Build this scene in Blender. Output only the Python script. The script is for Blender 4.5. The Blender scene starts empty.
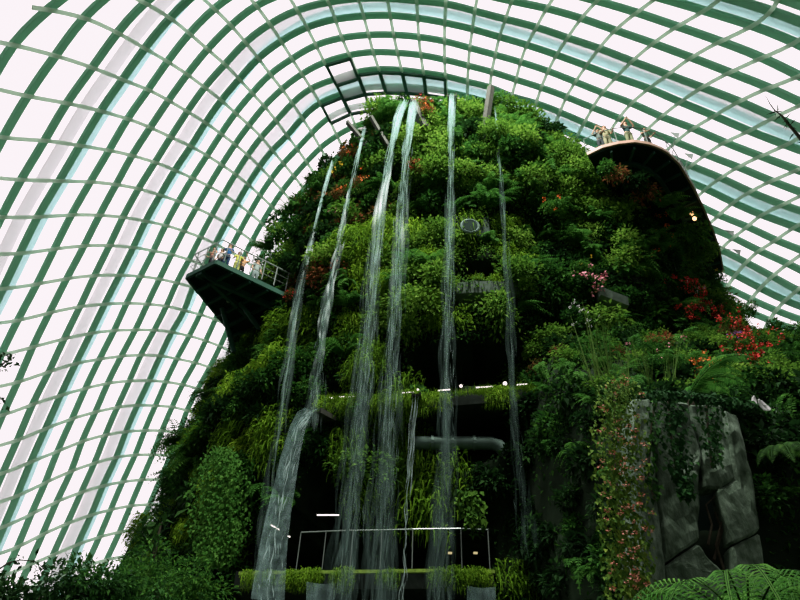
import bpy, bmesh, math, random
import numpy as np
from mathutils import Vector, Matrix, noise
random.seed(7); rng = np.random.default_rng(7)
C = bpy.context.scene.collection
R = math.radians
# ------------------------------------------------------------------ camera
F = 600.0; PITCH = R(39); ROLL = R(2.5); CAM = np.array([0., 0., 1.7])
_fw = np.array([0, math.cos(PITCH), math.sin(PITCH)]); _u0 = np.array([0, -math.sin(PITCH), math.cos(PITCH)]); _x = np.array([1., 0, 0])
_rt = math.cos(ROLL)*_x + math.sin(ROLL)*_u0; _up = math.cos(ROLL)*_u0 - math.sin(ROLL)*_x
def ray(px, py):
    return _fw + (px-400)/F*_rt + (300-py)/F*_up
def at_y(px, py, Y):
    d = ray(px, py); return CAM + d*(Y/d[1])
def at_z(px, py, Z):
    d = ray(px, py); return CAM + d*((Z-CAM[2])/d[2])
def at_d(px, py, D):
    d = ray(px, py); return CAM + d/np.linalg.norm(d)*D
def proj(P):
    P = np.asarray(P, float) - CAM
    w = P @ _fw; w = np.where(np.abs(w) < 1e-6, 1e-6, w)
    return np.stack([400+F*(P @ _rt)/w, 300-F*(P @ _up)/w], -1)
cd = bpy.data.cameras.new('camera'); cam = bpy.data.objects.new('camera', cd); C.objects.link(cam)
cd.sensor_width = 36; cd.lens = F*36/800; cd.clip_end = 500
m = Matrix((( _rt[0], _up[0], -_fw[0], CAM[0]), (_rt[1], _up[1], -_fw[1], CAM[1]), (_rt[2], _up[2], -_fw[2], CAM[2]), (0, 0, 0, 1)))
cam.matrix_world = m; bpy.context.scene.camera = cam
vs = bpy.context.scene.view_settings
vs.view_transform = 'Standard'; vs.look = 'None'; vs.exposure = 0; vs.gamma = 1
vs.use_curve_mapping = True; cm = vs.curve_mapping; cm.use_clip = True; cm.extend = 'HORIZONTAL'
for ch, (mid, top) in enumerate(((.5, .965), (.5, .90), (.49, .935))):      # soft highlights with a faint pink tint
    c_ = cm.curves[ch]; c_.points[0].location = (0, 0); c_.points[1].location = (1, top); c_.points.new(.45, mid-.02)
cm.update()

# ------------------------------------------------------------------ materials
def nt(name):
    mt = bpy.data.materials.new(name); mt.use_nodes = True; t = mt.node_tree; t.nodes.clear()
    o = t.nodes.new('ShaderNodeOutputMaterial'); return mt, t, o
def N(t, kind, **kw):
    n = t.nodes.new(kind)
    for k, v in kw.items():
        if k.startswith('_'): setattr(n, k[1:], v)
        else: n.inputs[k].default_value = v
    return n
def rgb(r, g, b):
    f = lambda c: c/12.92 if c <= .04045 else ((c+.055)/1.055)**2.4
    return (f(r/255), f(g/255), f(b/255), 1)
def ramp(t, fac, stops):
    n = t.nodes.new('ShaderNodeValToRGB'); e = n.color_ramp.elements
    while len(e) < len(stops): e.new(.5)
    for k, (p, c) in enumerate(stops): e[k].position = p; e[k].color = c
    t.links.new(fac, n.inputs['Fac']); return n
def solid(name, c, rough=.6, metal=0, scale=0, var=.25, bump=0, detail=4, spec=.12):
    mt, t, o = nt(name); p = N(t, 'ShaderNodeBsdfPrincipled', Roughness=rough, Metallic=metal); p.inputs['Specular IOR Level'].default_value = spec
    if scale:
        tc = t.nodes.new('ShaderNodeTexCoord'); nz = N(t, 'ShaderNodeTexNoise', Scale=scale, Detail=detail, Roughness=.65)
        t.links.new(tc.outputs['Object'], nz.inputs['Vector'])
        lo = tuple(x*(1-var) for x in c[:3])+(1,); hi = tuple(min(1, x*(1+var)) for x in c[:3])+(1,)
        r = ramp(t, nz.outputs['Fac'], [(.3, lo), (.7, hi)]); t.links.new(r.outputs['Color'], p.inputs['Base Color'])
        if bump:
            b = N(t, 'ShaderNodeBump', Strength=bump, Distance=.1); t.links.new(nz.outputs['Fac'], b.inputs['Height']); t.links.new(b.outputs['Normal'], p.inputs['Normal'])
    else: p.inputs['Base Color'].default_value = c
    t.links.new(p.outputs[0], o.inputs['Surface']); return mt
def leafmat(name, stops, trans=.3, rough=.7, spread=.6):
    """leaf: colour differs from leaf to leaf and from plant to plant"""
    mt, t, o = nt(name)
    g = t.nodes.new('ShaderNodeNewGeometry'); oi = t.nodes.new('ShaderNodeObjectInfo')
    m1 = N(t, 'ShaderNodeMath', _operation='MULTIPLY'); m1.inputs[1].default_value = spread; t.links.new(g.outputs['Random Per Island'], m1.inputs[0])
    m2 = N(t, 'ShaderNodeMath', _operation='MULTIPLY_ADD'); m2.inputs[1].default_value = 1-spread; t.links.new(oi.outputs['Random'], m2.inputs[0]); t.links.new(m1.outputs[0], m2.inputs[2])
    r = ramp(t, m2.outputs[0], stops)
    p = N(t, 'ShaderNodeBsdfPrincipled', Roughness=rough); p.inputs['Specular IOR Level'].default_value = .03
    tr = t.nodes.new('ShaderNodeBsdfTranslucent'); mx = N(t, 'ShaderNodeMixShader', Fac=trans)
    t.links.new(r.outputs['Color'], p.inputs['Base Color']); t.links.new(r.outputs['Color'], tr.inputs['Color'])
    t.links.new(p.outputs[0], mx.inputs[1]); t.links.new(tr.outputs[0], mx.inputs[2]); t.links.new(mx.outputs[0], o.inputs['Surface']); return mt
def emit(name, c, s):
    mt, t, o = nt(name); e = N(t, 'ShaderNodeEmission', Color=c, Strength=s); t.links.new(e.outputs[0], o.inputs['Surface']); return mt
def L3(*a): return [(p, (r, g, b, 1)) for p, r, g, b in a]
M = {}
M['rib'] = solid('rib_steel', rgb(140, 192, 162), .55)
M['bar'] = solid('bar_steel', rgb(240, 250, 240), .55)
M['frame_dark'] = solid('vent_steel', rgb(58, 104, 84), .5)
M['outer'] = solid('outer_arch_steel', rgb(190, 232, 228), .6)
M['outer_pale'] = solid('outer_arch_pale', rgb(200, 195, 200), .7)
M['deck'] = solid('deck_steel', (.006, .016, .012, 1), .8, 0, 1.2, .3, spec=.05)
M['deck_edge'] = solid('deck_edge_steel', rgb(38, 74, 62), .7, 0, 2, .2, spec=.1)
M['rim'] = solid('walk_rim', rgb(185, 150, 132), .5, 0, 3, .1)
M['rail'] = solid('rail_steel', rgb(150, 160, 155), .4, .6)
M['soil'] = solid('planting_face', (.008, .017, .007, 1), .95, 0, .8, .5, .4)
M['panel'] = solid('panel_grey', (.035, .06, .048, 1), .7, 0, 3, .2)
M['concrete'] = solid('concrete', (.13, .17, .145, 1), .85, 0, 2.5, .3, .2)
M['dark_concrete'] = solid('dark_concrete', (.03, .038, .033, 1), .9, 0, 2, .3, .2)
M['chute'] = solid('chute_wood', (.06, .06, .052, 1), .7, 0, 4, .3)
M['pipe'] = solid('duct', (.13, .19, .17, 1), .5, .3, 3, .2)
M['bark'] = solid('bark', (.05, .042, .028, 1), .9, 0, 8, .4, .4)
M['white'] = solid('white_petal', (.85, .82, .84, 1), .6)
M['ground'] = solid('dark_ground', (.02, .03, .015, 1), .95, 0, 1, .4)
M['lamp'] = emit('lamp_tube', (1, .9, .82, 1), 2.2)
M['warm'] = emit('lamp_warm', (1, .5, .2, 1), 4)
M['red'] = solid('red_petal', (.55, .03, .025, 1), .6, 0, 6, .3)
M['orange'] = solid('orange_petal', (.75, .14, .02, 1), .6, 0, 6, .3)
M['pink'] = solid('pink_petal', (.75, .26, .34, 1), .6, 0, 6, .25)
M['salmon'] = solid('salmon_petal', (.62, .24, .17, 1), .6, 0, 6, .3)
M['purple'] = solid('purple_petal', (.34, .06, .42, 1), .6, 0, 6, .3)
M['yellow'] = solid('yellow_petal', (.8, .5, .03, 1), .6)
M['shrub'] = leafmat('shrub_leaf', L3((0, .006, .022, .006), (.45, .02, .075, .013), (.8, .05, .15, .02), (1, .10, .22, .03)))
M['bright'] = leafmat('bright_leaf', L3((0, .015, .05, .006), (.35, .06, .15, .018), (.75, .14, .27, .035), (1, .23, .37, .06)), .35)
M['moss'] = leafmat('moss_leaf', L3((0, .02, .055, .004), (.5, .11, .24, .014), (1, .28, .45, .035)), .35, .7)
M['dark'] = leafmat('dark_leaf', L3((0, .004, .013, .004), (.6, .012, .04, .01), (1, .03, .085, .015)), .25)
M['fern'] = leafmat('fern_leaf', L3((0, .015, .055, .01), (.5, .04, .14, .02), (1, .10, .24, .04)), .35)
M['russet'] = leafmat('russet_leaf', L3((0, .02, .03, .008), (.4, .06, .07, .015), (.75, .22, .06, .03), (1, .35, .12, .05)), .3)
M['ivy'] = leafmat('ivy_leaf', L3((0, .006, .026, .008), (.5, .018, .07, .018), (1, .05, .14, .03)), .25)
M['creeper'] = leafmat('creeper_leaf', L3((0, .012, .035, .006), (.5, .05, .12, .016), (.9, .13, .22, .03), (1, .24, .28, .04)), .25)
M['fern_dark'] = leafmat('fern_dark_leaf', L3((0, .01, .03, .006), (.5, .025, .075, .012), (1, .06, .13, .025)), .25)
M['reed'] = leafmat('reed_leaf', L3((0, .05, .12, .02), (1, .16, .26, .06)), .3)
def glassmat():
    mt, t, o = nt('dome_glass'); tr = N(t, 'ShaderNodeBsdfTransparent', Color=(.985, .985, .985, 1)); tl = N(t, 'ShaderNodeBsdfTranslucent', Color=(.97, .93, .96, 1))
    mx = N(t, 'ShaderNodeMixShader', Fac=.34); t.links.new(tr.outputs[0], mx.inputs[1]); t.links.new(tl.outputs[0], mx.inputs[2]); t.links.new(mx.outputs[0], o.inputs['Surface']); return mt
M['glass'] = glassmat()
def watermat(name, dens, col=(.62, .8, .78, 1), scale=(6, 6, .8), low=.3):
    mt, t, o = nt(name); tc = t.nodes.new('ShaderNodeTexCoord'); mp = N(t, 'ShaderNodeMapping'); mp.inputs['Scale'].default_value = scale
    nz = N(t, 'ShaderNodeTexNoise', Scale=1, Detail=3, Roughness=.6); t.links.new(tc.outputs['Object'], mp.inputs[0]); t.links.new(mp.outputs[0], nz.inputs[0])
    r = N(t, 'ShaderNodeMapRange'); r.inputs['From Min'].default_value = .35; r.inputs['From Max'].default_value = .7; r.inputs['To Min'].default_value = dens*.35; r.inputs['To Max'].default_value = dens
    t.links.new(nz.outputs['Fac'], r.inputs['Value'])
    sz = t.nodes.new('ShaderNodeSeparateXYZ'); t.links.new(tc.outputs['Object'], sz.inputs[0]); zf = N(t, 'ShaderNodeMapRange')
    for k_, v_ in zip(('From Min', 'From Max', 'To Min', 'To Max'), (10, 31, low, 1)): zf.inputs[k_].default_value = v_
    t.links.new(sz.outputs['Z'], zf.inputs['Value']); ml = N(t, 'ShaderNodeMath', _operation='MULTIPLY'); t.links.new(r.outputs[0], ml.inputs[0]); t.links.new(zf.outputs[0], ml.inputs[1]); r = ml
    tr = t.nodes.new('ShaderNodeBsdfTransparent'); df = N(t, 'ShaderNodeBsdfDiffuse', Color=col); tl = N(t, 'ShaderNodeBsdfTranslucent', Color=col); gl = N(t, 'ShaderNodeBsdfGlossy', Roughness=.25, Color=(.8, .9, .9, 1))
    a = N(t, 'ShaderNodeMixShader', Fac=.5); b = N(t, 'ShaderNodeMixShader', Fac=.12); c = t.nodes.new('ShaderNodeMixShader')
    t.links.new(df.outputs[0], a.inputs[1]); t.links.new(tl.outputs[0], a.inputs[2]); t.links.new(a.outputs[0], b.inputs[1]); t.links.new(gl.outputs[0], b.inputs[2])
    t.links.new(r.outputs[0], c.inputs[0]); t.links.new(tr.outputs[0], c.inputs[1]); t.links.new(b.outputs[0], c.inputs[2]); t.links.new(c.outputs[0], o.inputs['Surface']); return mt
M['water'] = watermat('falling_water', .62, (.56, .82, .77, 1), (7, 7, 2.2), .3)
M['sheet'] = watermat('sheet_water', .4, (.45, .7, .68, 1), (5, 5, 1.6), 1)
M['spray'] = watermat('water_spray', .1, (.5, .78, .72, 1), low=.5)
M['stream'] = watermat('stream_water', .75, low=1)
def translucent_paint(name, c, fac):  # translucency added so ribs, bars and outer arches look brighter against the sky
    mt, t, o = nt(name); d = N(t, 'ShaderNodeBsdfDiffuse', Color=c); tl = N(t, 'ShaderNodeBsdfTranslucent', Color=c); mx = N(t, 'ShaderNodeMixShader', Fac=fac)
    t.links.new(d.outputs[0], mx.inputs[1]); t.links.new(tl.outputs[0], mx.inputs[2]); t.links.new(mx.outputs[0], o.inputs['Surface']); return mt
M['bar'] = translucent_paint('bar_paint', rgb(218, 236, 220), .6)
M['rib'] = translucent_paint('rib_paint', rgb(140, 190, 162), .48)
M['outer'] = translucent_paint('outer_teal', rgb(212, 244, 242), .75)
M['outer_pale'] = translucent_paint('outer_grey', rgb(236, 238, 238), .8)
def rockmat():
    mt, t, o = nt('grey_rock'); tc = t.nodes.new('ShaderNodeTexCoord'); p = N(t, 'ShaderNodeBsdfPrincipled', Roughness=.85); p.inputs['Specular IOR Level'].default_value = .1
    nz = N(t, 'ShaderNodeTexNoise', Scale=1.3, Detail=8, Roughness=.68); ms = N(t, 'ShaderNodeTexNoise', Scale=3.1, Detail=5)
    mp = N(t, 'ShaderNodeMapping'); mp.inputs['Scale'].default_value = (2.2, 1.5, .7); t.links.new(tc.outputs['Object'], mp.inputs[0]); t.links.new(mp.outputs[0], nz.inputs[0]); t.links.new(tc.outputs['Object'], ms.inputs[0])
    r = ramp(t, nz.outputs['Fac'], L3((.32, .03, .046, .03), (.5, .1, .145, .1), (.68, .22, .29, .22)))
    r2 = ramp(t, ms.outputs['Fac'], [(.52, (0, 0, 0, 1)), (.7, (.7, .7, .7, 1))])
    mix = N(t, 'ShaderNodeMixRGB'); mix.inputs['Color2'].default_value = (.012, .028, .01, 1)
    t.links.new(r2.outputs[0], mix.inputs[0]); t.links.new(r.outputs[0], mix.inputs[1]); t.links.new(mix.outputs[0], p.inputs['Base Color'])
    b = N(t, 'ShaderNodeBump', Strength=.7, Distance=.15); t.links.new(nz.outputs['Fac'], b.inputs['Height']); t.links.new(b.outputs[0], p.inputs['Normal'])
    t.links.new(p.outputs[0], o.inputs['Surface']); return mt
M['rock'] = rockmat()

# ------------------------------------------------------------------ object helpers
def mesh(name, V, Fc, mat, smooth=False):
    me = bpy.data.meshes.new(name); V = np.asarray(V, float).reshape(-1, 3)
    if isinstance(Fc, np.ndarray) and len(Fc):
        k = Fc.shape[1]; n = len(Fc)
        me.vertices.add(len(V)); me.vertices.foreach_set('co', V.astype(np.float32).ravel())
        me.loops.add(n*k); me.loops.foreach_set('vertex_index', Fc.astype(np.int32).ravel())
        me.polygons.add(n); me.polygons.foreach_set('loop_start', np.arange(0, n*k, k, dtype=np.int32))
        me.update(calc_edges=True); me.validate()
    else:
        me.from_pydata([tuple(v) for v in V], [], [tuple(int(i) for i in f) for f in Fc]); me.update()
    if mat: me.materials.append(mat)
    if smooth: me.polygons.foreach_set('use_smooth', [True]*len(me.polygons))
    return me
def link(name, me, parent=None, loc=None):
    o = bpy.data.objects.new(name, me); C.objects.link(o)
    if parent: o.parent = parent
    if loc is not None: o.location = loc
    return o
def tag(o, label, cat, group=None, kind=None):
    o['label'] = label; o['category'] = cat
    if group: o['group'] = group
    if kind: o['kind'] = kind
    return o
def empty(name, loc=(0, 0, 0), rz=0):
    o = bpy.data.objects.new(name, None); C.objects.link(o); o.location = loc; o.rotation_euler = (0, 0, rz); o.empty_display_size = .2; return o
class MB:
    def __init__(s): s.v = []; s.f = []
    def add(s, V, Fc):
        b = len(s.v); s.v += [tuple(map(float, p)) for p in V]; s.f += [tuple(int(i)+b for i in f) for f in Fc]; return s
    def box(s, c, size, M3=None):
        c = np.array(c, float); h = np.array(size, float)/2
        P = [np.array([x, y, z])*h for x in (-1, 1) for y in (-1, 1) for z in (-1, 1)]
        if M3 is not None: P = [M3 @ p for p in P]
        return s.add([c+p for p in P], [(0, 1, 3, 2), (4, 6, 7, 5), (0, 4, 5, 1), (2, 3, 7, 6), (0, 2, 6, 4), (1, 5, 7, 3)])
    def tube(s, pts, r, n=6, cap=True):
        pts = [np.array(p, float) for p in pts]; k = len(pts); rr = r if hasattr(r, '__len__') else [r]*k; V = []; up = None
        for i, p in enumerate(pts):
            t = pts[min(i+1, k-1)]-pts[max(i-1, 0)]; t = t/(np.linalg.norm(t)+1e-9)
            if up is None: up = np.array([0, 0, 1.]) if abs(t[2]) < .9 else np.array([1., 0, 0])
            a = np.cross(t, up); a /= np.linalg.norm(a)+1e-9; b = np.cross(a, t); up = b
            V += [p+rr[i]*(math.cos(2*math.pi*j/n)*a+math.sin(2*math.pi*j/n)*b) for j in range(n)]
        Fc = [(i*n+j, i*n+(j+1) % n, (i+1)*n+(j+1) % n, (i+1)*n+j) for i in range(k-1) for j in range(n)]
        if cap: Fc += [tuple(range(n))[::-1], tuple(range((k-1)*n, k*n))]
        return s.add(V, Fc)
    def beam(s, pts, nrm, w, d, off=0):
        """box-section beam along pts; nrm = direction of its depth at each point"""
        pts = [np.array(p, float) for p in pts]; k = len(pts); V = []
        for i, p in enumerate(pts):
            t = pts[min(i+1, k-1)]-pts[max(i-1, 0)]; t = t/(np.linalg.norm(t)+1e-9); n = np.array(nrm[i], float); n = n-t*(n@t); n /= np.linalg.norm(n)+1e-9
            a = np.cross(t, n)*w/2; V += [p+a+n*off, p-a+n*off, p-a+n*(off+d), p+a+n*(off+d)]
        Fc = [(i*4+j, i*4+(j+1) % 4, i*4+4+(j+1) % 4, i*4+4+j) for i in range(k-1) for j in range(4)]+[(3, 2, 1, 0), tuple(range(4*k-4, 4*k))]
        return s.add(V, Fc)
    def prism(s, poly, axis):
        """poly: closed 3-D outline, axis: extrusion vector"""
        n = len(poly); a = np.array(axis, float); P = [np.array(p, float) for p in poly]
        return s.add(P+[p+a for p in P], [tuple(range(n))[::-1], tuple(range(n, 2*n))]+[(i, (i+1) % n, n+(i+1) % n, n+i) for i in range(n)])
    def lathe(s, c, prof, n=12):
        V = [(c[0]+r*math.cos(2*math.pi*j/n), c[1]+r*math.sin(2*math.pi*j/n), c[2]+z) for r, z in prof for j in range(n)]
        return s.add(V, [(i*n+j, i*n+(j+1) % n, (i+1)*n+(j+1) % n, (i+1)*n+j) for i in range(len(prof)-1) for j in range(n)])
    def build(s, name, mat, parent=None, smooth=False):
        me = mesh(name, s.v, s.f, mat, smooth)
        bm = bmesh.new(); bm.from_mesh(me); bmesh.ops.recalc_face_normals(bm, faces=bm.faces); bm.to_mesh(me); bm.free()
        return link(name, me, parent)
def inpoly(p, poly):
    x, y = p; c = False; n = len(poly)
    for i in range(n):
        x1, y1 = poly[i]; x2, y2 = poly[i-1]
        if (y1 > y) != (y2 > y) and x < (x2-x1)*(y-y1)/(y2-y1)+x1: c = not c
    return c

# ------------------------------------------------------------------ glass dome (grid shell on an ellipsoid)
DC = np.array([0, 28., 0.]); DA = np.array([38., 46., 50.])
def dome_hit(px, py):
    d = ray(px, py)/DA; o = (CAM-DC)/DA; a = d@d; b = 2*o@d; c = o@o-1
    return CAM+ray(px, py)*((-b+math.sqrt(b*b-4*a*c))/(2*a))
def dome_in(p):
    g = (p-DC)/DA**2; return -g/np.linalg.norm(g)
# crossings of the arches (first number of each row counts along the line) with the glazing bars, measured on the photograph
NODES = {
 3: (3, [(170,16),(189,32),(207,48),(225,63),(239,78),(252,92),(264,105),(276,120),(287,135),(297,148)]),
 2: (1, [(84,15),(117,31),(144,47),(167,60),(187,73),(204,86),(221,99),(235,112),(249,124),(261,136),(272,149)]),
 1: (0, [(11,42),(56,54),(92,66),(122,78),(148,88),(168,99),(187,110)]),
 0: (1, [(27,94),(66,101),(100,109),(127,117),(150,126),(170,136),(191,145)]),
 -1: (1, [(2,136),(45,138),(79,144),(109,149),(131,154),(155,161),(174,169),(192,177)]),
 -2: (2, [(20,178),(59,179),(90,180),(116,183),(138,187),(160,194),(178,200),(196,207)]),
 -3: (3, [(37,215),(71,213),(99,214),(122,216),(145,220),(165,224),(183,230),(200,236)]),
 -4: (3, [(19,252),(54,247),(84,244),(109,244),(133,246),(153,250),(171,253),(189,259)]),
 -5: (4, [(37,282),(66,277),(94,274),(119,274),(140,275),(159,278),(176,282),(192,286)]),
 -6: (4, [(17,319),(49,311),(80,305),(104,303),(126,302),(147,303),(166,305),(184,310)]),
 -7: (5, [(32,345),(64,337),(90,332),(114,329),(135,329),(154,329),(171,331),(189,335)]),
 -8: (5, [(17,381),(49,370),(75,362),(99,358),(121,355),(140,354),(160,355),(176,358),(195,362)]),
 -9: (6, [(32,402),(60,394),(85,387),(107,382),(129,380),(149,380),(165,381),(182,384)]),
 -10: (6, [(17,439),(45,427),(72,417),(95,411),(117,406),(137,404),(155,405),(172,406),(186,410)]),
 -11: (7, [(30,460),(57,450),(81,440),(105,434),(125,431),(144,430),(161,430),(179,433)]),
 -12: (7, [(16,495),(45,481),(71,470),(94,462),(116,456),(135,454),(152,454),(170,455)]),
 -13: (8, [(31,512),(56,500),(81,491),(102,485),(122,481),(141,479),(160,479)]),
 -14: (8, [(17,546),(42,533),(67,522),(91,514),(110,509),(130,505),(149,504),(165,504)]),
 -15: (10, [(52,554),(77,543),(99,536),(119,531),(139,529)]),
 -16: (11, [(67,572),(85,565),(106,559),(127,555)]),
 4: (4, [(214,7),(231,24),(245,41),(258,57),(270,73),(282,88),(292,102),(302,117),(312,132),(320,147)]),
 5: (5, [(256,4),(270,23),(281,40),(292,58),(302,73),(311,87),(320,102),(328,117),(337,135)]),
 6: (6, [(297,9),(307,26),(316,44),(324,61),(334,79),(341,94),(349,107)]),
 7: (6, [(329,1),(335,18),(342,37),(350,54),(357,71),(364,87),(369,104)]),
 8: (7, [(364,15),(369,34),(373,51),(379,68),(385,86),(390,102)]),
 9: (7, [(390,14),(394,34),(398,52),(402,69),(407,86)]),
 10: (6, [(417,0),(418,17),(419,36),(421,54),(424,72),(426,88),(430,102)]),
 11: (6, [(446,2),(445,22),(445,40),(445,59),(446,75),(447,91)]),
 12: (6, [(475,10),(473,28),(470,47),(469,65),(468,81)]),
 13: (5, [(512,0),(506,18),(500,36),(496,54),(492,71),(491,86)]),
 14: (5, [(547,7),(537,26),(527,44),(521,61),(517,79),(512,96)]),
 15: (5, [(582,17),(568,37),(557,54),(549,70),(542,87),(537,102)]),
 16: (4, [(637,11),(615,29),(600,47),(587,65),(576,81),(567,96)]),
 17: (4, [(677,25),(654,42),(632,60),(617,76),(603,92),(594,107),(585,122)]),
 18: (3, [(754,24),(720,40),(692,56),(669,74),(650,87),(632,102),(620,117)]),
 19: (3, [(797,41),(762,56),(730,71),(702,86),(681,101),(662,116),(647,130)]),
 20: (4, [(800,75),(770,86),(740,100),(715,115),(694,127),(677,141)]),
 21: (6, [(775,116),(750,130),(725,141),(707,154),(692,165)]),
 22: (7, [(787,144),(761,155),(739,166),(722,177),(707,188)]),
 23: (8, [(799,169),(772,180),(751,191),(735,202),(720,215)]),
 24: (10, [(784,204),(762,214),(749,226),(735,237),(722,249)]),
 25: (11, [(797,226),(777,240),(760,250),(748,262),(737,275)]),
 26: (13, [(790,263),(774,276),(762,288)]),
 27: (14, [(799,290),(787,300)]),
}
dat = [(i0+k, j, x, y) for j, (i0, l) in NODES.items() for k, (x, y) in enumerate(l)]
IJ = np.array([(a, b) for a, b, _, _ in dat], float); XY = np.array([(x, y) for _, _, x, y in dat], float)
def tk(A, B):
    r2 = ((A[:, None]-B[None])**2).sum(-1); return .5*r2*np.log(r2+1e-12)
n_ = len(IJ); Pm = np.c_[np.ones(n_), IJ]
K = np.zeros((n_+3, n_+3)); K[:n_, :n_] = tk(IJ, IJ)+np.eye(n_)*.4; K[:n_, n_:] = Pm; K[n_:, :n_] = Pm.T
W = np.linalg.solve(K, np.r_[XY, np.zeros((3, 2))])
def grid_px(Q):
    Q = np.atleast_2d(np.asarray(Q, float)); return tk(Q, IJ) @ W[:n_] + np.c_[np.ones(len(Q)), Q] @ W[n_:]
def near_data(q): return np.min(((IJ-q)**2).sum(-1))
def ok_node(q, p): return near_data(q) < (20 if 170 < p[0] < 800 and 100 < p[1] < 420 else 8) and -170 < p[0] < 960 and -120 < p[1] < 700
dome = tag(empty('ceiling'), 'vast curved glass dome of green arches and pale glazing bars over everything', 'glass dome', kind='structure')
SUB = 3
def dome_path(fixed_i=None, fixed_j=None, lo=-6, hi=32):
    runs = []; cur = []
    ts = np.arange(round(lo*SUB), hi*SUB+1)/SUB
    Q = np.array([(fixed_i, t) if fixed_i is not None else (t, fixed_j) for t in ts]); PX = grid_px(Q)
    for q, p in zip(Q, PX):
        if ok_node(q, p): cur.append(dome_hit(*p))
        else:
            if len(cur) > 3: runs.append(cur)
            cur = []
    if len(cur) > 3: runs.append(cur)
    return runs
for i in range(0, 18):
    for run in dome_path(fixed_i=i, lo=-19, hi=30):
        nn = [dome_in(p) for p in run]
        mb = MB(); mb.beam(run, nn, .46, .3); mb.build('arch_rib', M['rib'], dome)
    if i % 4 == 3:      # the big arches outside the glass: a grey and a teal chord
        for nm, lab, mt_, w_, (f0, f1) in (('outer_chord', 'pale grey chord of an arch outside the glass', 'outer_pale', .95, (-.3, -.52)), ('outer_arch', 'pale teal arch outside the glass', 'outer', .75, (.34, -.24))):
            P_ = []
            for t_ in np.arange(-19*SUB, 30*SUB+1)/SUB:
                u = min(1, max(0, (t_-1)/8)); q = (i+f0+(f1-f0)*u*u*(3-2*u), t_); p = grid_px([q])[0]
                if ok_node(q, p): h = dome_hit(*p); P_.append(h-dome_in(h)*.5)
            if len(P_) > 3:
                mb = MB(); mb.beam(P_, [dome_in(p) for p in P_], w_, .1); o = mb.build(nm, M[mt_], dome); o['label'] = lab
for j in range(-18, 30):
    for run in dome_path(fixed_j=j, lo=-0.6667, hi=18):
        nn = [dome_in(p) for p in run]
        mb = MB(); mb.beam(run, nn, .26, .14, .3); mb.build('glazing_bar', M['bar'], dome)
# glazing
qi = [(i, j) for i in range(-3, 19) for j in range(-19, 31)]; px = grid_px(np.array(qi, float)); idx = {}; V = []
for q, p in zip(qi, px):
    if ok_node(q, p): idx[q] = len(V); h = dome_hit(*p); V.append(h-dome_in(h)*.06)
Fq = np.array([[idx[(i, j)], idx[(i+1, j)], idx[(i+1, j+1)], idx[(i, j+1)]] for (i, j) in qi if all(k in idx for k in ((i, j), (i+1, j), (i+1, j+1), (i, j+1)))])
link('glazing', mesh('glazing', V, Fq, M['glass']), dome)
# opened vent windows near the crown
for (i, j) in ((10, 6), (10, 7), (10, 8), (10, 9), (10, 10), (11, 5), (11, 6), (9, 6), (11, 9), (11, 8)):
    cor = [dome_hit(*p) for p in grid_px([(i+.03, j+.04), (i+.03, j+.96), (i+.97, j+.96), (i+.97, j+.04)])]
    nin = dome_in(cor[0]); cor = [cor[0]+nin*.5, cor[1]+nin*.5, cor[2]+nin*1.1, cor[3]+nin*1.1]
    mb = MB()
    for k in range(4): mb.beam([cor[k], cor[(k+1) % 4]], [nin, nin], .22, .28)
    v = mb.build('vent_window', M['frame_dark'], dome)
    link('vent_pane', mesh('vent_pane', [c+nin*.1 for c in cor], np.array([[0, 1, 2, 3]]), M['glass']), v)

# ------------------------------------------------------------------ light
w = bpy.data.worlds.new('sky'); bpy.context.scene.world = w; w.use_nodes = True; t = w.node_tree; t.nodes.clear()
wo = t.nodes.new('ShaderNodeOutputWorld'); bg = t.nodes.new('ShaderNodeBackground'); tc = t.nodes.new('ShaderNodeTexCoord'); sx = t.nodes.new('ShaderNodeSeparateXYZ')
t.links.new(tc.outputs['Generated'], sx.inputs[0])
def mr(src, a, b, c, d):
    n = t.nodes.new('ShaderNodeMapRange'); n.interpolation_type = 'SMOOTHSTEP'
    for k, v in zip(('From Min', 'From Max', 'To Min', 'To Max'), (a, b, c, d)): n.inputs[k].default_value = v
    t.links.new(src, n.inputs['Value']); return n.outputs[0]
def mul(a, b):
    n = N(t, 'ShaderNodeMath', _operation='MULTIPLY'); t.links.new(a, n.inputs[0]); t.links.new(b, n.inputs[1]); return n.outputs[0]
def add2(a, b):
    n = N(t, 'ShaderNodeMath', _operation='ADD'); t.links.new(a, n.inputs[0]); t.links.new(b, n.inputs[1]); return n.outputs[0]
zen = mr(sx.outputs['Z'], .93, .985, 0, SKY_ZEN := 9.0)
hor = mul(mr(sx.outputs['Z'], -.02, .03, .05, 1.0), mr(sx.outputs['Y'], -.4, .15, .22, 2.0))
t.links.new(add2(zen, hor), bg.inputs['Strength']); bg.inputs['Color'].default_value = (1.0, .93, .965, 1); t.links.new(bg.outputs[0], wo.inputs[0])
ld = bpy.data.lights.new('added_top_spot', 'SPOT'); ld.energy = 58000; ld.shadow_soft_size = 3; ld.color = (1, 1, .93); ld.spot_size = R(100); ld.spot_blend = .8  # added spot above the view, brightens the summit and fades towards the foot
lo = bpy.data.objects.new('added_top_spot', ld); C.objects.link(lo); lo.location = (2, 10, 43)
lo.rotation_euler = (Vector((3, 22, 20))-Vector(lo.location)).to_track_quat('-Z', 'Y').to_euler()
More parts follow.
